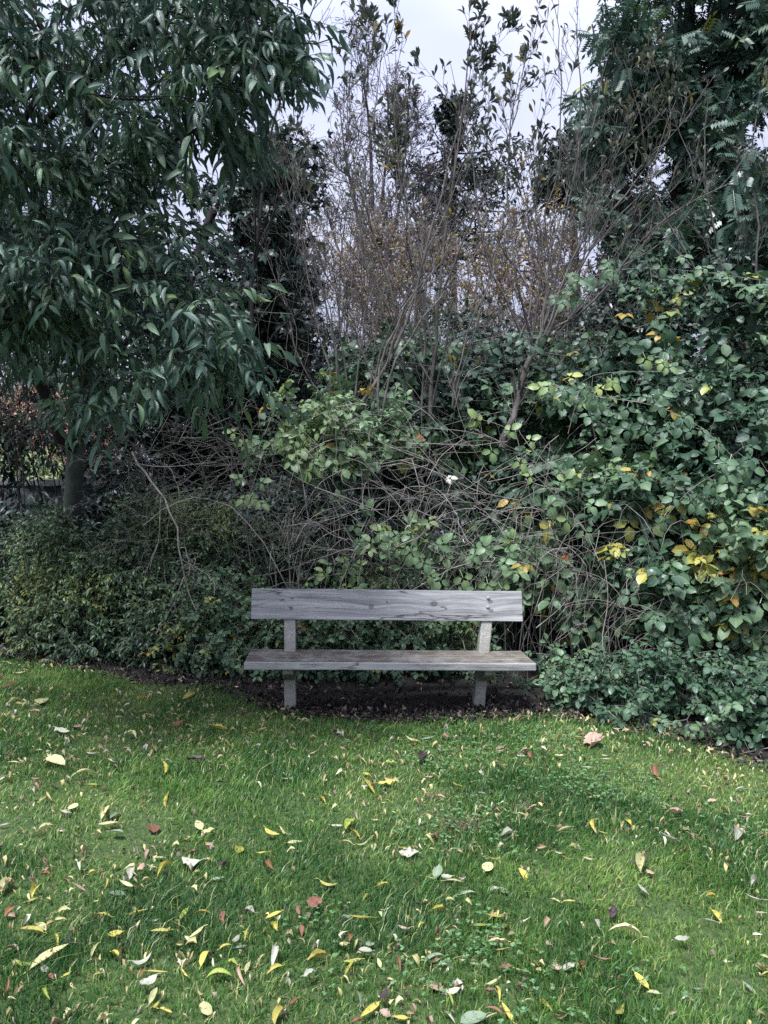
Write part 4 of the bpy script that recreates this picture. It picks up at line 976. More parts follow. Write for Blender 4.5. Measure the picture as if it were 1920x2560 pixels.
leaf_mound('laurel_shrub', 'glossy dark leaved shrub in front of the stone wall', 'shrub', [(-3.5, 7.4, .6, .55, .35, .6), (-2.9, 7.3, .9, .3, .3, .45)], T_WILLOW, M_DARK, (.10, .15), 60, (.4, 1), thr=.3, twig=(.15, .35), per=3, nper=6)

# ------------------------------------------------------------------ willow shrubs with mostly bare stems
def wl(dense):
    def lf(lg, P, C):
        for C_, per, t0 in ((C[1], 4, .5), (C[2], 5, .3)):
            p, tg, _ = along(C_, per, t0, 1); n_ = len(p)
            # leaves remain mostly on the highest shoots
            pr = .5 * np.clip((p[:, 2] - 3.6) / 1.6, 0.015, 1) * dense * np.clip(noise(p, 1.9, 55) * 2.4 - .55, .05, 1)
            k = R.random(n_) < pr; p, tg = p[k], tg[k]; n_ = len(p)
            place(lg, T_WILLOW, p, unit(tg + rdir(n_) * .55 + np.array([0, 0, .15])), rdir(n_) + np.array([0, -.3, .4]), R.uniform(.06, .10, n_), np.clip(noise(p, 2.5, 57) * 1.3 - .45 + R.normal(size=n_) * .17, 0, 1))
    lf.mat = M_WILLOW
    return lf
LV = [(7, .25, 1, (.16, .36), (14, 42), .10, .06, .0026), (5, .2, 1, (.3, .6), (16, 45), .09, .08, .0021), (3, .2, 1, (.3, .65), (20, 50), .06, .10, .0015)]
twig_tree('willow_shrub', [
    ([(860, 1130, 6.3), (885, 1040, 6.3), (960, 930, 6.4), (1005, 830, 6.5), (1055, 690, 6.6), (1085, 540, 6.7), (1130, 380, 6.8), (1165, 230, 6.8)], .030, .008),
    ([(960, 930, 6.4), (1010, 790, 6.4), (1110, 640, 6.4), (1170, 560, 6.4)], .014, .005),
    ([(940, 960, 6.4), (870, 800, 6.4), (800, 650, 6.3), (740, 520, 6.2)], .014, .005),
    ([(1005, 830, 6.5), (950, 640, 6.5), (900, 480, 6.5), (870, 300, 6.5), (880, 150, 6.5)], .016, .005)] + fan(900, 1080, 6.5, 11, 340, (120, 520)),
    'slanting grey stemmed willow rising from behind the centre of the bench', 'willow', M_BARK_GREY, LV, wl(.8), 'willow shrubs in the hedge', wob=.01)
twig_tree('willow_shrub', [
    ([(1075, 1040, 7.2), (1085, 900, 7.2), (1095, 760, 7.2), (1110, 620, 7.2), (1130, 480, 7.2), (1150, 330, 7.2), (1170, 180, 7.2), (1180, 60, 7.2)], .032, .007),
    ([(1085, 900, 7.2), (1050, 700, 7.2), (1010, 520, 7.2), (985, 350, 7.2), (990, 150, 7.2)], .02, .006),
    ([(1095, 760, 7.2), (1160, 600, 7.1), (1240, 430, 7.0), (1290, 280, 7.0), (1310, 160, 7.0)], .018, .006),
    ([(1105, 660, 7.2), (1130, 500, 7.3), (1150, 300, 7.3), (1240, 80, 7.3)], .014, .005),
    ([(1080, 960, 7.2), (960, 760, 7.2), (900, 600, 7.1), (930, 300, 7.1), (970, 60, 7.1)], .018, .006)] + fan(1085, 1020, 7.1, 7, 360, (20, 420)),
    'upright willow with clustered grey shoots in front of the conifer', 'willow', M_BARK_GREY, LV, wl(1.0), 'willow shrubs in the hedge', wob=.01)
twig_tree('willow_shrub', [
    ([(1255, 1120, 6.6), (1285, 1020, 6.6), (1310, 940, 6.6), (1335, 880, 6.6), (1350, 840, 6.6)], .050, .034),
    ([(1335, 880, 6.6), (1310, 780, 6.5), (1285, 680, 6.4), (1278, 600, 6.4), (1265, 480, 6.4), (1275, 330, 6.3), (1300, 180, 6.3)], .018, .006),
    ([(1345, 850, 6.6), (1440, 790, 6.5), (1510, 730, 6.4), (1570, 640, 6.3), (1690, 530, 6.2), (1860, 440, 6.1)], .020, .006),
    ([(1345, 850, 6.6), (1390, 700, 6.6), (1405, 580, 6.6), (1440, 430, 6.6), (1450, 250, 6.6), (1440, 60, 6.6)], .020, .006),
    ([(1420, 800, 6.5), (1530, 680, 6.4), (1680, 590, 6.3), (1740, 470, 6.2), (1690, 300, 6.2), (1650, 200, 6.2)], .012, .005),
    ([(1380, 720, 6.6), (1360, 560, 6.6), (1400, 400, 6.6), (1400, 200, 6.6), (1385, 10, 6.6)], .013, .005),
    ([(1350, 840, 6.6), (1480, 620, 6.7), (1600, 480, 6.8), (1690, 250, 6.8)], .012, .005)] + fan(1345, 860, 6.7, 11, 380, (60, 450), lean=110),
    'leaning dark trunked willow forking wide over the bramble bank right of centre', 'willow', M_BARK_GREY, LV, wl(.75), 'willow shrubs in the hedge', wob=.01)
twig_tree('willow_shrub', [
    ([(545, 1130, 6.0), (580, 1050, 6.0), (612, 970, 6.0), (628, 880, 6.0), (628, 760, 6.0), (640, 640, 6.0), (660, 480, 6.0), (680, 320, 6.0), (745, 130, 6.0), (800, -20, 6.0)], .036, .006),
    ([(620, 920, 6.0), (700, 820, 6.0), (800, 720, 5.9), (860, 620, 5.9)], .012, .004),
    ([(628, 760, 6.0), (590, 640, 6.0), (545, 540, 6.0)], .01, .004),
    ([(640, 640, 6.0), (700, 480, 6.0), (720, 380, 6.0)], .01, .004)],
    'dark slender stemmed willow at the right edge of the hanging cherry leaves', 'willow', M_BARK_DARK, [(8, .3, 1, (.14, .3), (18, 48), .08, .08, .003), (4, .2, 1, (.3, .6), (18, 50), .06, .10, .0025), (3, .2, 1, (.35, .7), (20, 55), .05, .10, .002)], wl(.12), 'willow shrubs in the hedge', wob=.01)
twig_tree('willow_shrub', [
    ([(1880, 1000, 7.4), (1850, 800, 7.4), (1790, 600, 7.4), (1760, 400, 7.4), (1770, 250, 7.4)], .03, .006),
    ([(1860, 850, 7.4), (1900, 600, 7.3), (1880, 400, 7.3), (1900, 230, 7.3)], .02, .006),
    ([(1870, 900, 7.4), (1750, 700, 7.3), (1640, 500, 7.3), (1600, 300, 7.3), (1560, 150, 7.3)], .02, .006)],
    'pale twigged willow with yellow leaves in front of the ash trees', 'willow', M_BARK_GREY, LV, wl(.8), 'willow shrubs in the hedge', wob=.01)

# ------------------------------------------------------------------ dead wood
def dead(name, lines, label, lv, mat=M_TWIG, group=None, wob=.012):
    lines = [(p, a * .62, b_ * .7) for p, a, b_ in lines]; mat = M_BARK_GREY if 'grey' in label else mat
    twig_tree(name, lines, label, 'dead branch', mat, lv, None, group, wob=wob)
LD = [(9, .1, 1, (.25, .6), (25, 70), -.04, .12, .0022), (4, .1, 1, (.3, .7), (25, 70), -.04, .14, .0017)]
dead('dead_branch', [([(455, 1095, 5.9), (540, 1100, 5.8), (600, 1140, 5.8), (560, 1180, 5.7), (520, 1220, 5.6), (440, 1250, 5.6)], .014, .004), ([(470, 1092, 5.9), (400, 1120, 5.8), (300, 1140, 5.7), (190, 1150, 5.7)], .008, .002), ([(540, 1100, 5.8), (500, 1040, 5.8), (420, 1080, 5.8)], .006, .002), ([(600, 1140, 5.8), (480, 1240, 5.6), (380, 1290, 5.6), (300, 1330, 5.6)], .006, .002)],
     'forked grey dead branch with many fine twigs hanging left of the bench', LD, group='dead branches caught in the hedge')
dead('dead_branch', [([(330, 1130, 5.8), (385, 1215, 5.6), (430, 1290, 5.55), (450, 1380, 5.5), (465, 1450, 5.5), (492, 1530, 5.5)], .013, .006), ([(450, 1370, 5.5), (475, 1400, 5.5), (488, 1450, 5.5)], .006, .003)],
     'long pale stick leaning down to the privet left of the bench', [(6, .05, .8, (.3, .6), (30, 70), 0, .12, .002), (4, .1, 1, (.3, .7), (25, 70), -.04, .14, .0017)], group='dead branches caught in the hedge')
dead('dead_branch', [([(790, 1090, 6.0), (850, 1120, 5.9), (905, 1160, 5.85), (915, 1220, 5.8), (900, 1250, 5.8), (1000, 1240, 5.8), (1080, 1260, 5.8)], .015, .004), ([(850, 1120, 5.9), (830, 1170, 5.8), (840, 1220, 5.8)], .005, .002), ([(910, 1240, 5.8), (820, 1290, 5.7), (750, 1330, 5.7), (690, 1345, 5.7)], .007, .002), ([(905, 1160, 5.85), (980, 1200, 5.8), (1060, 1180, 5.8), (1150, 1200, 5.8)], .006, .002), ([(870, 1130, 5.9), (800, 1170, 5.8), (720, 1210, 5.8)], .005, .002)],
     'crooked grey dead branch hanging just above the middle of the bench', LD, group='dead branches caught in the hedge')
dead('dead_branch', [([(760, 1430, 5.7), (790, 1400, 5.65), (790, 1370, 5.65), (765, 1345, 5.6)], .007, .004)], 'short broken grey stick standing behind the left half of the backrest', [(3, .2, .9, (.4, .8), (30, 60), 0, .1, .002)], group='dead branches caught in the hedge')

def cane_tangle(name, poly, n_, Y, L, label, mat, r=(.0015, .0034), flat=.4, K=9, group=None, hang=-.06):
    g = Geo(); c = sample_poly(poly, n_, *Y); d = rdir(n_); d[:, 2] *= flat; d[:, 1] *= .4; d = unit(d); Ls = R.uniform(L[0], L[1], n_)
    P = np.empty((n_, K, 3)); P[:, 0] = c; bend = rdir(n_) * .16
    for k in range(1, K):
        d = unit(d + bend + R.normal(size=(n_, 3)) * .09 + np.array([0, 0, hang])); P[:, k] = P[:, k - 1] + d * (Ls / (K - 1))[:, None]
    P -= (P.mean(1) - c)[:, None] * .5
    P[:, :, 2] = np.maximum(P[:, :, 2], ground_z(P[:, :, 0], P[:, :, 1]) + .01)
    blk = (np.abs(P[:, :, 0] - .05) < 1.0) & (P[:, :, 1] < 5.36)
    P[:, :, 1] = np.where(blk, 5.36, P[:, :, 1])
    tubes(g, P, np.linspace(1, .45, K)[None] * R.uniform(r[0], r[1], n_)[:, None], 3)
    o = g.build(name, mat, loc=base_of(c[:, 0].mean(), c[:, 1].mean())); return tag(o, label, 'dead canes', group, 'stuff')
cane_tangle('bare_canes', [(780, 1030), (1000, 1000), (1300, 1060), (1420, 1200), (1350, 1400), (1150, 1440), (820, 1440), (740, 1250)], 195, (5.38, 5.95), (.25, .9), 'tangle of thin bare bramble canes behind the backrest', M_TWIG, r=(.0018, .0042))
cane_tangle('bare_canes', [(250, 1050), (620, 1000), (800, 1100), (760, 1340), (600, 1380), (300, 1330)], 210, (5.8, 6.5), (.2, .7), 'web of thin dead twigs between the leaning trunk and the bench', M_CANE)
cane_tangle('bare_canes', [(1350, 1330), (1560, 1330), (1650, 1500), (1700, 1700), (1560, 1640), (1420, 1560)], 90, (4.9, 5.4), (.25, .7), 'hanging bundle of thin dry canes at the right end of the bench', M_CANE, flat=1.2, hang=-.15)
cane_tangle('bare_canes', [(680, 520), (1550, 500), (1600, 850), (1300, 1020), (760, 1020), (600, 800)], 420, (6.3, 8.6), (.4, 1.2), 'mesh of fine grey twigs between the willow stems', M_BARK_GREY, r=(.0015, .0038), flat=1.3, hang=.06)
cane_tangle('bare_canes', [(-50, 850), (130, 900), (200, 1100), (40, 1130), (-100, 1050)], 130, (7.0, 7.8), (.3, .9), 'fine dark twigs crossing beside the leaning trunk above the stone wall', M_BARK_DARK, r=(.002, .005), flat=1)
# individual pale canes
def cane(lines, label, r0=.004):
    g = Geo(); Q = np.array([px_line(p, 14) for p in lines]); tubes(g, Q, flat_r(Q, r0, r0 * .5), 5)
    f = Q[0, 0]; tag(g.build('dry_cane', M_TWIG, loc=[float(v) for v in f]), label, 'dry cane', 'pale dry canes hanging from the brambles')
cane([[(1510, 1400, 5.15), (1520, 1500, 5.1), (1505, 1600, 4.98), (1515, 1670, 4.93), (1480, 1690, 4.9), (1450, 1720, 4.88), (1445, 1780, 4.88)]], 'longest pale cane curving down to the lawn right of the bench')
cane([[(1420, 1370, 5.3), (1380, 1375, 5.3), (1350, 1400, 5.3), (1342, 1432, 5.3)]], 'short white hooked cane near the right end of the backrest')
cane([[(1440, 1430, 5.3), (1445, 1500, 5.25), (1455, 1520, 5.25), (1470, 1480, 5.25), (1468, 1430, 5.3)]], 'pale looped cane below the orange leaf right of the backrest', .0035)
cane([[(1340, 1570, 5.3), (1400, 1520, 5.3), (1430, 1480, 5.3)]], 'thin slanting cane beside the right end of the backrest', .003)
cane([[(1000, 1150, 5.7), (1090, 1180, 5.6), (1200, 1230, 5.5), (1330, 1260, 5.5), (1390, 1310, 5.5)]], 'long slanting cane above the right half of the backrest', .004)
cane([[(840, 1080, 5.8), (900, 1075, 5.7), (960, 1110, 5.7), (1060, 1150, 5.7)]], 'pale bowed cane above the middle of the backrest', .004)
cane([[(1660, 1690, 4.8), (1740, 1755, 4.75), (1900, 1760, 4.7)]], 'straight reddish cane lying low in the seedlings at the far right', .004)
cane([[(510, 1070, 5.9), (560, 1050, 5.85), (620, 1022, 5.8)]], 'short bright bare stick under the lowest cherry leaves', .005)
cane([[(2000, 1840, 4.1), (1945, 1870, 4.15), (1900, 1925, 4.2), (1885, 1960, 4.2)]], 'thick brown bramble stem arching onto the lawn at the right edge', .006)

# ------------------------------------------------------------------ sprigs of leaves that stand out in front of the hedge
def sprig(label, cane_pts, leaves, size, tint, tmpl=None, mat=None, name='bramble_sprig'):
    """cane_pts: one cane; leaves: (px, py, Y, angle in the picture plane) of each compound leaf"""
    w_, lg = Geo(), Geo(); P = px_line(cane_pts, 12); tubes(w_, P[None], flat_r(P[None], .0032, .0016), 5)
    for px, py, Y, a in leaves:
        q = pt(px, py, Y); j = np.argmin(np.linalg.norm(P - q, axis=1)); a_ = math.radians(a)
        d = np.array([math.cos(a_), -.35, math.sin(a_)])
        seg = np.linspace(0, 1, 5)[:, None] * (q - P[j]) + P[j]; tubes(w_, seg[None], np.full((1, 5), .0014), 3)
        place(lg, tmpl or T_BRAMBLE, q[None], d[None], np.array([[R.normal() * .25, -.75, .6]]), R.uniform(*size), R.uniform(*tint))
    f = P[0]
    root = empty(name, [float(v) for v in f], label, 'bramble sprig', 'leafy sprigs in front of the hedge')
    w_.build('cane', M_CANE, root); lg.build('leaves', mat or M_BRAMBLE, root)
sprig('hanging cane with two pairs of pale green leaves left above the backrest', [(660, 1125, 5.5), (640, 1190, 5.45), (622, 1245, 5.4), (616, 1268, 5.4)], [(612, 1205, 5.4, 150), (640, 1212, 5.4, 20), (622, 1230, 5.38, -60), (640, 1250, 5.38, -30), (625, 1240, 5.38, 210)], (.11, .15), (.72, .81))
sprig('single bright yellow green leaf trio above the left end of the bench', [(575, 1060, 5.5), (600, 1080, 5.45), (610, 1095, 5.4)], [(608, 1092, 5.38, -80), (600, 1085, 5.4, 170)], (.12, .14), (.82, .86))
sprig('pale clustered bramble leaves overhanging the right half of the backrest', [(990, 1290, 5.6), (1060, 1350, 5.5), (1150, 1385, 5.42), (1240, 1430, 5.36)],
      [(1005, 1345, 5.45, 160), (1030, 1360, 5.42, -100), (1050, 1390, 5.4, -60), (1075, 1420, 5.38, -90), (1110, 1432, 5.36, -120), (1150, 1425, 5.36, -70), (1170, 1400, 5.38, 40), (1200, 1390, 5.38, 70), (1215, 1440, 5.34, -80), (1245, 1455, 5.33, -60), (1240, 1415, 5.36, 20), (1095, 1380, 5.4, 60), (1265, 1395, 5.36, 60), (1280, 1370, 5.36, 90), (1190, 1455, 5.33, -100), (1275, 1425, 5.34, -20)], (.12, .17), (.66, .81))
sprig('orange red bramble leaf on a bare cane right of the backrest', [(1390, 1340, 5.3), (1400, 1365, 5.25), (1412, 1378, 5.2)], [(1412, 1382, 5.2, -80)], (.055, .07), (.985, 1.0))
sprig('dark red leaf above the middle of the bench among the bare canes', [(1030, 1060, 5.6), (1040, 1070, 5.58), (1046, 1080, 5.55)], [(1046, 1082, 5.55, -60)], (.06, .07), (.99, 1.0))
sprig('upside down whitish bramble leaf above the middle of the backrest', [(1090, 1180, 5.6), (1100, 1190, 5.58), (1112, 1195, 5.55)], [(1112, 1198, 5.55, 10)], (.085, .095), (.99, 1.0), mat=M_BRAMBLE_PALE)
sprig('dark bramble leaves spilling onto the lawn at the right edge', [(2000, 1840, 4.1), (1940, 1865, 4.12), (1870, 1880, 4.15), (1800, 1895, 4.2)], [(1800, 1885, 4.2, 190), (1850, 1860, 4.15, 120), (1870, 1870, 4.15, 60), (1840, 1920, 4.15, -60), (1900, 1850, 4.1, 90), (1905, 1900, 4.1, -60), (1860, 1850, 4.15, 160), (1945, 1880, 4.1, -100)], (.10, .15), (.1, .45))
for k, (lb, p0, n_, tn) in enumerate((('pale arching bramble shoot crossing the bank from upper left to lower right', [(1380, 960, 5.4), (1480, 990, 5.25), (1620, 1010, 5.1), (1740, 1060, 5.0), (1830, 1140, 4.9)], 26, (.35, .7)),
        ('bramble shoot with yellow patched leaves on the upper bank', [(1420, 990, 5.5), (1480, 940, 5.4), (1570, 930, 5.3), (1700, 930, 5.3)], 12, (.78, .93)),
        ('long bramble shoot with dark veined leaves resting on the bank top', [(1130, 870, 6.0), (1250, 840, 5.9), (1400, 830, 5.8), (1500, 870, 5.7)], 16, (.05, .3)),
        ('pale topmost bramble shoot reaching left from the bank', [(1900, 700, 5.9), (1750, 680, 5.8), (1600, 670, 5.7), (1480, 690, 5.7), (1380, 740, 5.7)], 30, (.3, .65)),
        ('large leaved bramble shoot hanging at the right end of the bank', [(1900, 1150, 4.9), (1800, 1180, 4.8), (1720, 1230, 4.75), (1660, 1300, 4.75)], 20, (.3, .65)))):
    Pp = px_line(p0, 12); lv_ = []
    for j in range(n_):
        t_ = R.uniform(0, 1); i_ = int(t_ * 11); x_ = np.interp(t_ * (len(p0) - 1), range(len(p0)), [q[0] for q in p0]); y_ = np.interp(t_ * (len(p0) - 1), range(len(p0)), [q[1] for q in p0]); Y_ = np.interp(t_ * (len(p0) - 1), range(len(p0)), [q[2] for q in p0])
        lv_.append((x_ + R.normal() * 18, y_ + R.normal() * 22, Y_ - R.uniform(0, .12), R.uniform(-170, 20)))
    sprig(lb, p0, lv_, (.09, .15), tn)

# ------------------------------------------------------------------ stone wall and garden seen past the trunk
def stone_wall():
    m, n, l, b, out = new_mat('damp_rubble_stone'); tc = n.new('ShaderNodeNewGeometry')
    vo = n.new('ShaderNodeTexVoronoi'); vo.inputs['Scale'].default_value = 3.2; vo.feature = 'F1'; l.new(tc.outputs['Position'], vo.inputs['Vector'])
    vd = n.new('ShaderNodeTexVoronoi'); vd.inputs['Scale'].default_value = 3.2; vd.feature = 'DISTANCE_TO_EDGE'; l.new(tc.outputs['Position'], vd.inputs['Vector'])
    nz = n.new('ShaderNodeTexNoise'); nz.inputs['Scale'].default_value = 12; nz.inputs['Detail'].default_value = 8; l.new(tc.outputs['Position'], nz.inputs['Vector'])
    r1 = ramp(n, [(.3, (.03, .032, .04)), (.55, (.075, .078, .09)), (.75, (.17, .17, .18))]); l.new(nz.outputs['Fac'], r1.inputs[0])
    r2 = ramp(n, [(0, (.02, .02, .02)), (.06, (1, 1, 1))]); l.new(vd.outputs['Distance'], r2.inputs[0])
    mx = n.new('ShaderNodeMixRGB'); mx.blend_type = 'MULTIPLY'; mx.inputs[0].default_value = .8; l.new(r1.outputs[0], mx.inputs[1]); l.new(r2.outputs[0], mx.inputs[2]); l.new(mx.outputs[0], b.inputs['Base Color']); b.inputs['Roughness'].default_value = .9
    bp = n.new('ShaderNodeBump'); bp.inputs['Distance'].default_value = .05; l.new(vd.outputs['Distance'], bp.inputs['Height']); l.new(bp.outputs[0], b.inputs['Normal'])
    mc, n, l, b, out = new_mat('pale_coping_stone'); tc = n.new('ShaderNodeNewGeometry'); nz = n.new('ShaderNodeTexNoise'); nz.inputs['Scale'].default_value = 14; nz.inputs['Detail'].default_value = 6; l.new(tc.outputs['Position'], nz.inputs['Vector'])
    r1 = ramp(n, [(.35, (.10, .10, .10)), (.6, (.27, .27, .28))]); l.new(nz.outputs['Fac'], r1.inputs[0]); l.new(r1.outputs[0], b.inputs['Base Color']); b.inputs['Roughness'].default_value = .9
    Y = 9.6; x0, x1 = -9.0, -3.5; top = float(pt(60, 1215, Y)[2]); zb = .0
    root = empty('stone_wall', (x0 + 2.7, Y, zb), 'dark damp rubble wall with pale coping behind the leaning trunk', 'wall')
    C = [(x, y, z) for z in (zb - .1, top) for y in (0, .35) for x in (x0 - root.location.x, x1 - root.location.x)]
    worn_box('wall', C, m, root, .02, 60, .03, 61)
    x = x0
    while x < x1:
        w = R.uniform(.28, .6); h = R.uniform(.07, .15)
        worn_box('coping_stone', [(a, y, z) for z in (top + .002, top + h) for y in (-.03, .38) for a in (x - root.location.x, x + w - .012 - root.location.x)], mc, root, .015, 8, .012, int(R.integers(100)))
        x += w
    return top
stone_wall()
M_RED = leaf_mat('red_garden_leaf', [(0, (.24, .09, .08)), (.5, (.30, .18, .14)), (1, (.24, .26, .12))], rough=.6, trans=.2, vein=0)
M_LIME = leaf_mat('lime_garden_leaf', [(0, (.14, .22, .09)), (1, (.34, .36, .16))], rough=.6, trans=.2, vein=0)
leaf_mound('garden_shrub', 'red and pink leaved garden shrub beyond the stone wall', 'shrub', [(-8.3, 17, 2.2, 1.6, 1.0, 1.5), (-6.8, 17, 2.6, 1.2, 1, 1.3)], T_RH, M_RED, (.10, .16), 60, (0, .8), thr=.3, per=3, nper=5, yellow=0)
leaf_mound('garden_shrub', 'pale lime green shrub just above the wall coping', 'shrub', [(-7.6, 14.5, 1.3, 1.8, .8, .9)], T_RH, M_LIME, (.08, .13), 90, (0, .8), thr=.2, per=3, nper=5, yellow=0)
mass_tree('garden_tree', [(-120, 1200, 24), (-120, 1000, 24), (-100, 800, 24), (-60, 600, 24)], .2, [([(-500, 1060), (-500, 500), (0, 480), (180, 620), (160, 860), (60, 960)], 200, 22, 26)], 'pinkish autumn tree far beyond the wall', T_RH, M_RUSSET, (.12, .22), M_BIRCH, per=4, nper=8, sprayL=(.4, 1.0), rtip=.01)
def house():
    mw, n, l, b, out = new_mat('pale_render_wall'); b.inputs['Base Color'].default_value = (.62, .62, .64, 1); b.inputs['Roughness'].default_value = .9
    mr, n, l, b, out = new_mat('slate_roof'); b.inputs['Base Color'].default_value = (.10, .11, .13, 1)
    mg, n, l, b, out = new_mat('window_glass'); b.inputs['Base Color'].default_value = (.03, .04, .05, 1); b.inputs['Roughness'].default_value = .1
    root = empty('house', (-18, 34, .8), 'pale rendered house glimpsed beyond the wall and red shrub', 'house')
    def bx(nm, x0, x1, y0, y1, z0, z1, mt, par=root):
        o = worn_box(nm, [(x, y, z) for z in (z0, z1) for y in (y0, y1) for x in (x0, x1)], mt, root, .02, 2, 0, 3); return o
    bx('wall', -5, 4.6, 0, 6, -.6, 3.0, mw)
    for x in (-3.6, -.9, 1.9): bx('window', x, x + 1.1, -.03, .05, .9, 2.1, mg)
    me = bpy.data.meshes.new('roof'); me.from_pydata([(-5.3, -.4, 2.95), (4.9, -.4, 2.95), (4.9, 6.4, 2.95), (-5.3, 6.4, 2.95), (-5.3, 3, 5), (4.9, 3, 5)], [], [(0, 1, 5, 4), (2, 3, 4, 5), (0, 4, 3), (1, 2, 5), (0, 3, 2, 1)])
    me.materials.append(mr); o = bpy.data.objects.new('roof', me); scene.collection.objects.link(o); o.parent = root
house()

leaf_mound('elder_shrub', 'thin leafed shrub half hiding the garden beyond the stone wall', 'shrub', [(-4.3, 8.3, 2.35, 1.0, .4, .8), (-3.3, 8.0, 2.6, .5, .4, 1.0), (-4.4, 7.9, 1.1, .8, .4, .8)], T_WILLOW, M_DARK, (.07, .12), 42, (.2, 1), thr=.40, twig=(.15, .4), per=3, nper=6, canes=arch_canes(26, -5, -3.1, (7.8, 8.4), (1.8, 3.2), .5, r=.008), cane_m=M_BARK_DARK)

sprig('single dull green bramble shoot standing up left of the backrest top', [(830, 1240, 5.7), (880, 1290, 5.6), (930, 1330, 5.5)], [(850, 1260, 5.6, 100), (880, 1300, 5.55, -60), (905, 1290, 5.5, 60), (935, 1330, 5.48, -30), (900, 1340, 5.48, -100)], (.11, .15), (.45, .7))
sprig('yellowish bramble leaves right of the dark red leaf', [(1180, 1070, 5.6), (1240, 1100, 5.5), (1300, 1130, 5.45)], [(1200, 1070, 5.5, 120), (1225, 1110, 5.48, -80), (1260, 1090, 5.45, 40), (1290, 1140, 5.42, -60), (1310, 1110, 5.42, 30)], (.12, .16), (.74, .85))
sprig('green bramble shoot with big leaves above the right end of the backrest', [(1330, 1180, 5.5), (1380, 1230, 5.4), (1440, 1290, 5.3)], [(1340, 1200, 5.42, 150), (1370, 1240, 5.38, -80), (1400, 1220, 5.35, 60), (1420, 1280, 5.3, -100), (1460, 1270, 5.28, 20), (1450, 1310, 5.25, -60)], (.12, .17), (.55, .82))

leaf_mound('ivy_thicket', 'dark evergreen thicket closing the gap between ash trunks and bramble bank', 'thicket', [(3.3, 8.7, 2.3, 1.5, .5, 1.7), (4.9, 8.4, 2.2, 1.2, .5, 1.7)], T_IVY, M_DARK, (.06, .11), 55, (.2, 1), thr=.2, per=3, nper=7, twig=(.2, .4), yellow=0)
leaf_mound('bramble_bush', 'bramble bank continuing to the right past the lawn corner', 'bramble', [(4.3, 4.9, .5, 1.0, .7, 1.3), (5.4, 4.3, .5, 1.0, .8, 1.4)], T_BR1, M_BRAMBLE, (.10, .18), 30, (0, .7), thr=.4, group='bramble bushes in the hedge')

leaf_mound('ivy_thicket', 'dusky distant thicket filling the low gaps behind the bare willow stems', 'thicket', [(-1.6, 10.6, 1.4, 1.5, .5, 2.3), (.6, 10.8, 1.5, 1.6, .5, 2.4), (2.4, 10.8, 1.5, 1.3, .5, 2.5)], T_RH, M_ASH, (.06, .11), 40, (0, .96), thr=.28, per=3, nper=6, twig=(.2, .45), yellow=0)

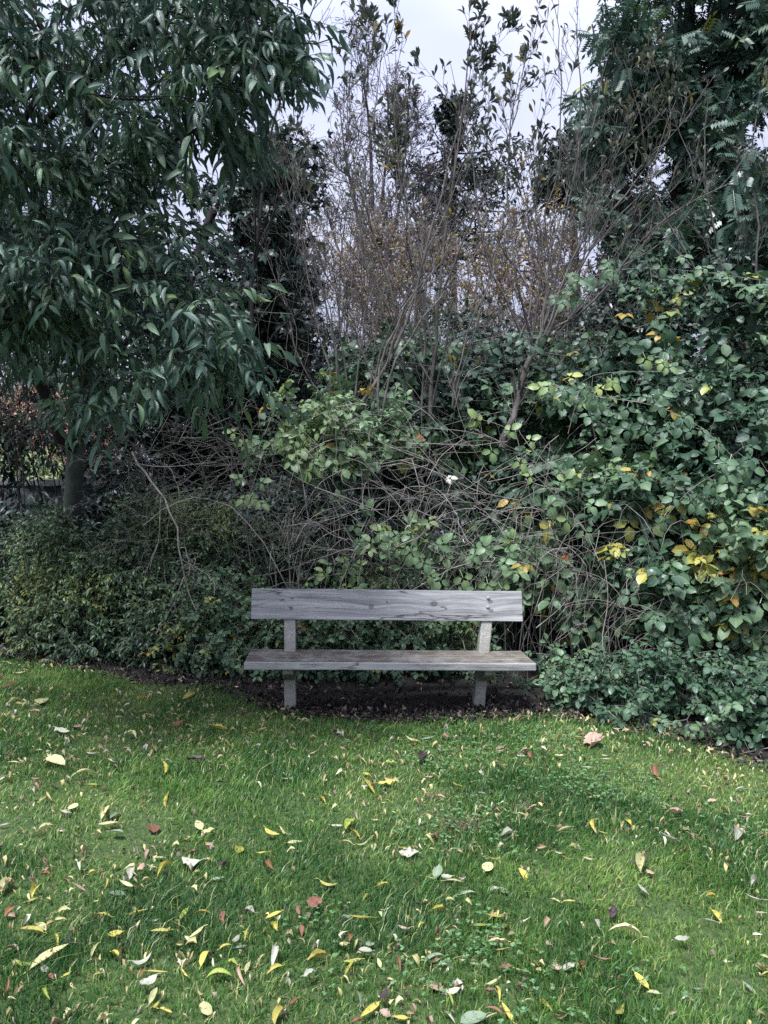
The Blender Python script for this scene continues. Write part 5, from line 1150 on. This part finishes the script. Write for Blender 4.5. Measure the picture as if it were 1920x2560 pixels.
# ------------------------------------------------------------------ fallen leaves, one object each
# per block: picture offset; then x y length angle colour form   (used only to find where each leaf lies on the lawn)
LEAF_TABLE = {
(0, 1620): """155 70 45 10 y f;320 88 35 0 w f;555 60 60 40 k o;470 122 85 8 y n;130 158 65 -10 p f;235 180 30 0 w o;865 222 50 10 p o;50 250 60 20 r v;710 280 40 10 g f;1070 272 50 20 b n;270 342 50 60 p o;375 327 35 0 y f;100 358 110 20 p n;300 392 50 0 w f;225 415 75 0 k v;920 335 80 10 y v;1230 315 80 25 y c;830 400 45 0 w v;698 455 22 0 p o;640 490 30 0 w o;495 505 50 -30 k o;400 540 95 -10 w m;525 568 70 5 p c;270 582 55 35 y n;650 553 30 70 k v;850 565 60 -15 p v;1180 450 70 20 y n;1150 500 85 15 b v;1240 510 60 -20 y n;1115 555 50 0 p f;1420 525 95 -5 y v;1560 500 40 40 w o;1610 440 50 20 y f;1625 563 75 0 y n;305 635 55 -30 p n;370 632 60 10 y n;245 662 55 -15 p f;360 735 115 -12 p o;100 742 70 -5 p n;190 742 50 -20 y n;885 640 50 0 p o;590 685 70 -10 w c;1265 725 115 5 d v;1375 785 50 0 k o;1500 745 70 10 p f;1090 720 45 30 d v;1078 770 75 100 y n;1155 775 45 0 b f;1290 800 35 40 w v;1385 840 45 -30 y v;1430 875 75 -5 d n;1195 855 50 20 w f;545 832 190 8 p n;590 890 95 10 u c;165 965 50 -40 p v;355 890 65 -30 d n;280 985 90 35 p n;475 1028 65 40 p o;425 1060 55 0 w o;1070 985 90 75 y n;1250 1045 50 -30 p o;1435 1030 50 -10 p o;1405 990 40 30 g f;1575 965 25 0 y o;1635 985 35 -50 y v;130 1105 45 80 p f;300 1175 115 12 p v;25 1145 60 15 w f;660 1085 65 80 p v;745 1085 90 45 g f;710 1150 150 5 p c;755 1190 85 -10 g o;990 1170 60 -70 r o;1110 1105 70 0 u f;1210 1030 50 10 g f;1345 1200 95 25 p v;1290 1150 65 -60 p f;1390 1130 45 30 y n;940 1110 50 60 p f""",
(640, 1720): """95 370 40 0 y o;88 432 50 60 p f;40 268 65 10 y c;315 232 80 0 p v;285 288 50 0 p f;225 400 70 -10 u c;235 455 50 70 w v;355 437 60 0 r n;657 270 45 60 k v;590 345 55 0 g c;835 310 30 0 w o;1000 343 85 -20 p c;1110 330 85 5 g c;1230 325 60 -20 k v;1345 410 50 -10 p f;1280 405 45 0 w v;1580 395 65 10 k v;1075 448 55 50 d v;870 477 65 0 u o;280 560 40 20 y v;205 590 90 10 w c;115 578 35 -10 p f;440 540 35 60 y v;455 600 60 65 p n;715 560 70 -20 y c;850 620 115 5 y v;845 660 40 0 y o;730 645 105 -50 y n;848 728 55 -15 y n;425 735 60 -60 y n;500 665 45 50 w v;1130 575 65 0 k c;1560 577 45 0 w o;1290 632 65 -40 y n;1510 685 45 -10 y f;1460 690 55 0 g v;1425 795 70 75 p n;1300 770 45 0 r v;100 940 100 -25 y c;180 935 75 -55 p n;255 1000 100 5 p c;230 1065 75 10 p v;525 890 75 0 w f;605 890 80 50 u v;650 955 85 -40 y n;580 1005 115 -15 p n;685 1015 95 15 p n;660 1070 30 0 y o;990 1075 140 -5 w m;960 1035 55 0 y f;1285 1050 80 5 w c;1230 1005 40 0 y v;1405 1030 70 -15 p n;1140 970 75 10 p v;1630 960 90 5 w v;1550 1108 75 -8 y n;1500 1158 60 60 p o;40 1070 75 5 y c;80 1165 80 -30 b v;245 1155 45 0 w f;1010 1195 40 -40 k v""",
(1280, 1720): """845 225 45 30 k o;888 230 45 0 k v;520 170 45 10 k o;595 175 40 40 y v;540 275 50 5 p o;430 315 55 -10 y f;745 285 65 0 k v;530 345 60 60 k m;360 252 35 0 p f;870 370 60 -20 k v;1015 340 40 0 r f;115 450 55 -40 r v;95 497 65 -15 y f;385 455 50 0 k o;470 455 45 0 k o;285 555 50 -60 w v;480 512 65 -8 w f;540 535 45 70 w v;305 435 60 0 p f;610 457 60 0 w f;925 550 55 -60 r v;945 585 65 -25 y n;1160 437 35 0 y o;1290 445 30 40 k v;1250 640 55 -15 p n;1480 658 65 0 w c;1140 675 55 80 w n;1020 700 38 0 k o;1070 703 42 -30 k o;1295 735 55 0 k m;1450 720 38 0 r o;1210 775 50 -5 y c;538 703 70 5 p o;188 742 45 -40 k v;40 648 55 -10 p f;990 755 90 -20 w n;1060 810 95 5 k v;1115 800 50 -70 p o;750 865 65 -70 y c;768 915 50 -60 w v;515 900 70 -50 y v;580 932 55 -10 y f;335 920 115 18 p n;60 840 140 -12 p n;1110 915 70 -40 p c;1190 970 100 -15 k n;1015 975 135 -20 w n;1465 965 85 50 w v;680 1005 55 -40 w n;490 1105 65 -10 k c;320 1095 65 -15 y n;440 1042 60 -10 w f;855 1165 85 60 p v;895 1195 60 -30 k m;780 1130 55 0 d o;1400 1145 30 -50 b v;75 1210 90 -55 y c;1640 950 50 -20 p f;1535 1015 50 -10 y n""",
(0, 2080): """40 360 100 60 p v;60 330 65 0 r m;60 520 80 50 b v;218 398 60 75 y v;200 447 110 20 y n;295 280 65 5 b v;530 375 90 -35 k n;600 265 55 20 y v;700 330 65 85 y n;785 115 45 -70 r v;1030 165 65 0 p o;1150 130 50 0 p o;915 235 65 50 k v;850 275 70 70 w v;975 218 55 -30 w f;1060 245 140 38 y n;1245 210 140 -10 w m;1275 265 85 5 y c;1250 130 60 10 r v;1450 215 65 30 d v;1548 115 55 80 y o;1362 100 80 70 w n;830 350 95 -25 p c;760 395 90 -20 g o;1410 300 105 0 g f;1485 345 45 0 y v;415 512 85 8 p v;655 550 125 0 y c;870 540 150 12 y n;995 572 65 0 w f;745 655 95 0 y o;1040 635 130 5 y c;210 635 155 -15 y c;270 612 90 -35 p c;355 705 90 -70 y n;430 715 90 40 d v;320 805 290 32 p c;150 865 135 -8 u c;605 775 125 60 p n;90 765 100 -30 k n;288 890 65 -60 w v;320 940 60 -30 r v;420 930 70 30 y c;48 1010 90 75 r n;302 1055 110 -75 u n;925 840 140 20 w c;1010 910 155 0 y n;915 920 75 60 b c;960 972 125 25 w v;998 1060 140 65 p c;1005 1130 60 40 y v;1070 1160 95 -20 y c;500 1150 65 50 k v;215 1160 45 60 r v;665 1215 110 35 p v;1265 678 140 20 p c;1310 540 145 -5 y n;1440 560 75 -75 r v;1190 530 75 45 u f;1610 520 90 -20 w v;1335 820 115 60 y c;1460 742 85 15 y c;1550 748 115 12 g c;1525 700 60 40 w v;1590 665 75 75 y n;1500 865 90 -15 u v;1605 870 75 60 p f;1420 935 180 0 u c;1550 945 120 -70 k n;1200 920 70 -50 y n;1180 845 60 0 k v;1335 1145 90 -70 p o;1370 1190 75 35 p f;775 705 45 -30 w f;795 775 90 50 r n;745 795 60 -40 y v""",
(640, 2080): """465 340 120 -10 y c;820 350 85 10 y v;715 430 85 45 y n;565 480 45 0 y o;108 540 120 20 y c;375 465 95 40 r m;275 515 55 -70 r v;350 520 40 0 w f;300 635 85 -80 r c;120 620 60 -60 y v;680 565 170 -4 y n;580 580 85 -20 g v;840 503 75 0 w n;1080 470 105 -5 d n;1020 415 40 80 w v;1185 505 85 5 y v;965 622 85 -10 k c;1075 610 65 25 y c;930 422 75 15 g n;1030 350 95 10 b n;1120 300 95 0 y c;1235 292 75 -10 w v;1180 265 85 70 g v;1280 320 110 -5 p n;1335 310 55 0 k v;1375 395 115 0 g c;1550 385 75 15 w v;1600 380 60 -30 g o;1175 365 55 0 d o;1550 545 150 15 y c;1480 605 145 8 y f;1570 725 115 0 p v;1590 760 80 5 y n;1545 700 55 -20 k v;125 810 110 80 w c;120 895 110 20 y c;25 825 75 50 p n;400 825 130 15 y v;570 725 65 0 p o;710 765 95 0 w o;740 725 60 30 g o;625 835 115 0 u f;615 880 115 55 y n;800 850 60 -70 p f;650 925 65 -70 d n;345 925 100 30 w v;940 855 90 -80 r n;945 738 32 0 r o;695 697 32 0 k o;615 690 55 60 b v;1150 820 150 15 g c;1215 858 90 -5 g c;1165 1005 115 -30 k m;1262 1035 115 12 w f;1250 1095 105 -60 u n;1285 985 50 -20 g f;850 1020 90 30 k n;830 1070 85 70 d v;735 1160 165 38 y c;935 1198 105 -5 y f;835 1180 80 -20 k m;245 1105 90 35 b c;155 1205 110 50 y v;650 1230 70 10 r v;665 1090 110 -75 g n;1535 970 115 35 p n;1575 1050 110 -70 y n;1510 1030 55 0 r v;1535 1155 120 -15 r c;1410 1210 170 15 g o;1465 1190 90 -70 y n;1525 1195 95 20 p n;1632 1175 130 -55 y c;1620 880 75 5 r m;1260 1205 120 -40 w n""",
(1280, 2080): """80 275 90 -50 y c;845 365 80 -40 w f;268 450 95 -20 p c;367 453 90 0 y c;455 467 50 -40 b v;575 450 85 0 y n;515 355 50 0 k v;100 395 75 -5 y n;240 730 55 -50 k v;655 545 70 80 d v;545 605 55 -40 w v;735 665 250 -10 p c;1100 700 115 5 w v;1275 577 110 -25 w n;1328 545 100 -50 y c;1290 420 65 -5 y v;1585 445 175 -18 w n;1610 525 65 -10 k o;1562 345 60 45 w v;1600 620 45 0 y f;288 875 80 -10 k o;365 870 130 22 w c;450 872 60 -70 b v;582 832 145 -8 b c;835 955 140 -42 y f;915 1040 85 -10 p f;1205 1015 65 0 g c;1540 1010 120 -35 g f;55 905 120 -18 p n;100 955 50 -80 y f;215 1130 125 -40 y c;110 1100 70 5 p n;693 1172 110 60 y c;725 1085 75 -75 d v;15 720 60 0 y f;1645 920 65 5 y c;1130 1090 65 0 w v;1280 765 50 20 b v;1420 795 45 -40 k v;700 300 55 -50 y n;1415 215 32 -60 b v;1228 265 40 0 k v""",
}
COL = {'y': ('bright yellow', (.42, .37, .08)), 'p': ('pale cream yellow', (.50, .49, .24)), 'w': ('whitish', (.37, .37, .29)), 'g': ('grey green', (.20, .26, .17)),
       'u': ('yellow green', (.27, .33, .06)), 'b': ('brown', (.22, .115, .05)), 'r': ('reddish brown', (.22, .10, .065)), 'k': ('pinkish beige', (.42, .29, .22)), 'd': ('dark brown', (.055, .04, .038))}
FORM = {'c': 'curled', 'n': 'narrow curled', 'f': 'flat', 'o': 'oval', 'v': 'crumpled', 'm': 'lobed'}

def fallen_mat(code, rgb):
    c = np.array(rgb); lo, hi = c * .72, np.minimum(c * 1.18, .8)
    bl = (.16, .085, .04) if code in 'ypu' else tuple(c * .45)
    return leaf_mat(FORM_NAME(code), [(0, tuple(lo)), (1, tuple(hi))], rough=.5, trans=.15, vein=.22, blotch=.18, blotch_col=bl, bump=.6)
def FORM_NAME(code): return COL[code][0].replace(' ', '_') + '_fallen_leaf'
M_FALL = {k: fallen_mat(k, v[1]) for k, v in COL.items()}

def fallen_mesh(form, L, code):
    """one leaf lying along +Y, centred, gently bent; real thickness from a turned up rim"""
    n_ = 9; ys = np.linspace(0, 1, n_)
    wr = {'c': .30, 'n': .17, 'f': .34, 'o': .62, 'v': .50, 'm': .8}[form] * R.uniform(.85, 1.15)
    pk = {'c': .42, 'n': .45, 'f': .42, 'o': .48, 'v': .45, 'm': .5}[form]
    w = np.sin(np.pi * ys ** (math.log(.5) / math.log(pk))) ** (.75 if form != 'o' else .55) * wr * .5
    if form == 'm': w *= 1 + .16 * np.where(np.arange(n_) % 2 == 0, 1, -1)
    w[0] = .012; w[-1] = .006
    w = w * (1 + R.normal(size=n_) * .05)
    fold = {'c': R.uniform(.3, .9), 'n': R.uniform(.8, 1.6), 'f': R.uniform(.05, .25), 'o': R.uniform(.0, .3), 'v': R.uniform(.6, 1.4), 'm': R.uniform(.1, .5)}[form] * (1 if R.random() < .75 else -.7)
    bend = {'c': R.uniform(-1.2, 1.2), 'n': R.uniform(-1.3, 1.3), 'f': R.uniform(-.4, .4), 'o': R.uniform(-.4, .5), 'v': R.uniform(-1.1, 1.1), 'm': R.uniform(-.5, .5)}[form]
    side = R.uniform(-.5, .5) if form in 'cn' else R.uniform(-.2, .2)
    tw = R.uniform(-.9, .9) if form in 'cnv' else R.uniform(-.2, .2)
    us = np.array([-1, -.55, 0, .55, 1]); V = []; A = []
    tt = R.random()
    for k, y in enumerate(ys):
        a = bend * (y - .5); px_ = side * (y - .5) ** 2 * .8
        cy = (math.sin(a) / bend if abs(bend) > .05 else y - .5); cz = ((1 - math.cos(a)) / bend if abs(bend) > .05 else 0) * 1.2
        ta = tw * (y - .5)
        for u in us:
            xx = u * w[k] * (1 - .3 * min(abs(fold), 1)); zz = abs(u) ** 1.5 * w[k] * fold
            if form in 'vm': zz += R.normal() * .035
            x2 = xx * math.cos(ta) - zz * math.sin(ta); z2 = xx * math.sin(ta) + zz * math.cos(ta)
            V.append((px_ + x2, cy, cz + z2)); A.append((.5 + .5 * u, y, tt))
    Q = [(k * 5 + j, k * 5 + j + 1, k * 5 + j + 6, k * 5 + j + 5) for k in range(n_ - 1) for j in range(4)]
    V = np.array(V); V[:, 2] -= V[:, 2].min(); g = Geo(); g.add(V * L, q=Q, a=A)
    # leaf stalk
    st = np.array([[[V[2, 0], V[2, 1], V[2, 2]], [V[2, 0] + R.normal() * .03, V[2, 1] - .08, V[2, 2] + .01], [V[2, 0] + R.normal() * .05, V[2, 1] - .17, max(V[2, 2] - .01, .0)]]]) * L
    tubes(g, st, np.full((1, 3), .0009), 4, tint=np.array([tt]))
    return g

def fallen_leaves():
    rows = []
    for (ox, oy), txt in LEAF_TABLE.items():
        for e in txt.replace('\n', '').split(';'):
            x, y, L, a, c, f = e.split(); x, y, L, a = float(x), float(y), float(L), math.radians(float(a))
            rows.append((ox + x * .3858, oy + y * .3858, L * .3858, a, c, f))
    rows.sort(key=lambda r: -r[2] * (r[1] - 1000) ** 0)
    rows = [r for r in rows if r[1] < 2575]
    big, small = rows[:300], rows[300:]
    recs = []
    for px, py, L, a, c, f in big:
        lift = R.uniform(.009, .034)
        e0 = on_ground(px - math.cos(a) * L / 2, py + math.sin(a) * L / 2, lift)[0]; e1 = on_ground(px + math.cos(a) * L / 2, py - math.sin(a) * L / 2, lift)[0]
        mid = on_ground(px, py, lift)[0]; d = e1 - e0; ln = float(np.linalg.norm(d[:2])); Lw = min(ln, .15 if L < 60 else .17) * R.uniform(.92, 1.1)
        stand = max(0.0, min(.9, (ln / max(Lw, .01) - 1) * .5))
        g = fallen_mesh(f, max(Lw, .028), c)
        o = g.build('fallen_leaf', M_FALL[c], smooth=True)
        az = math.atan2(d[1], d[0]) - math.pi / 2 + (math.pi if R.random() < .5 else 0)
        o.location = [float(v) for v in mid]; o.rotation_euler = (stand * .6 + R.normal() * .12, R.normal() * .16, az); o.rotation_mode = 'ZYX' if False else 'XYZ'
        recs.append([o, px, py, Lw, c, f, mid])
    g = Geo()
    for px, py, L, a, c, f in small:
        mid = on_ground(px, py, .02); place(g, [blade_leaf(4, .5, .45, .5, .9)], mid, rdir(1) * [1, 1, .2], np.array([[0, 0, 1.0]]), .03, .8)
    if g.n: tag(g.build('small_fallen_leaves', M_LITTER), 'tiny fallen leaves scattered in the grass', 'fallen leaves', kind='stuff')
    # labels: colour, form, size, then which strip of lawn and what it is in line with
    def zone(mid):
        y = mid[1]; e = float(lawn_edge(mid[0])) - y
        if e < .45: b_ = 'by hedge'
        elif y < 2.35: b_ = 'nearest lawn strip'
        elif y < 2.95: b_ = 'near lawn'
        elif y < 3.8: b_ = 'mid lawn'
        else: b_ = 'far lawn'
        u = mid[0] / y
        l_ = 'far left' if u < -.36 else 'left of bench' if u < -.185 else 'before left bench post' if u < -.06 else 'before bench centre' if u < .07 else 'before right bench post' if u < .20 else 'right of bench' if u < .36 else 'far right'
        return b_ + ' ' + l_
    from collections import defaultdict
    grp = defaultdict(list)
    for r in recs:
        s_ = 'tiny ' if r[3] < .04 else 'small ' if r[3] < .065 else 'long ' if r[3] > .13 else ''
        grp[f"{s_}{FORM[r[5]]} {COL[r[4]][0]} leaf, {zone(r[6])}".replace('narrow curled pale cream', 'narrow curled cream')].append(r)
    ordn = ['leftmost', 'second from left', 'third from left', 'fourth from left', 'fifth from left', 'sixth from left']
    for lb, rs in grp.items():
        rs.sort(key=lambda r: r[1])
        for k, r in enumerate(rs):
            tag(r[0], lb if len(rs) == 1 else f"{lb}, {ordn[k]}", 'fallen leaf', 'fallen leaves on the lawn')
fallen_leaves()

# leaves and sticks resting elsewhere
def stick(px, label, r0=.004):
    P = []
    for x, y in px: P.append(on_ground(x, y, .02)[0])
    Q = resample(np.array(P), 9); Q[1:-1] += R.normal(size=(7, 3)) * .004; g = Geo(); tubes(g, Q[None], flat_r(Q[None], r0, r0 * .6), 5)
    tag(g.build('fallen_stick', M_TWIG, loc=[float(v) for v in Q[0]]), label, 'stick', 'sticks lying at the hedge foot')
stick([(286, 1691), (310, 1688), (341, 1680)], 'short pale stick at the lawn edge below the privet')
stick([(440, 1679), (475, 1688), (515, 1699)], 'longer pale stick at the lawn edge between privet and bench', .005)
stick([(590, 1720), (610, 1695), (632, 1668)], 'grey stick propped against the soil near the bench left end', .004)

def dry_tuft(px, py, label, n_=90, r=.07):
    c = on_ground(px, py)[0]; g = Geo(); q = np.clip(R.normal(size=(n_, 2)), -1.5, 1.5) * r * .45; b0 = np.stack([c[0] + q[:, 0], c[1] + q[:, 1] * .8, np.full(n_, c[2]) + .005], -1)
    P = sprays(b0, 1, (.03, .07), 1.0, (0, 0, .5), K=5, droop=.25, wig=.2); P[:, :, 2] = np.maximum(P[:, :, 2], c[2] + .006)
    tubes(g, P, flat_r(P, .0011, .0006), 3)
    tag(g.build('dry_grass_tuft', M_STRAW, loc=[float(v) for v in c]), label, 'grass tuft', 'clumps of dead mown grass')
dry_tuft(1150, 2070, 'bigger brown clump of dead mown grass before the right bench post', 170, .10)
dry_tuft(1085, 1995, 'thin straw clump just behind the bigger brown clump', 60, .07)
dry_tuft(1305, 2022, 'pale straw clump right of the bigger brown clump', 80, .06)
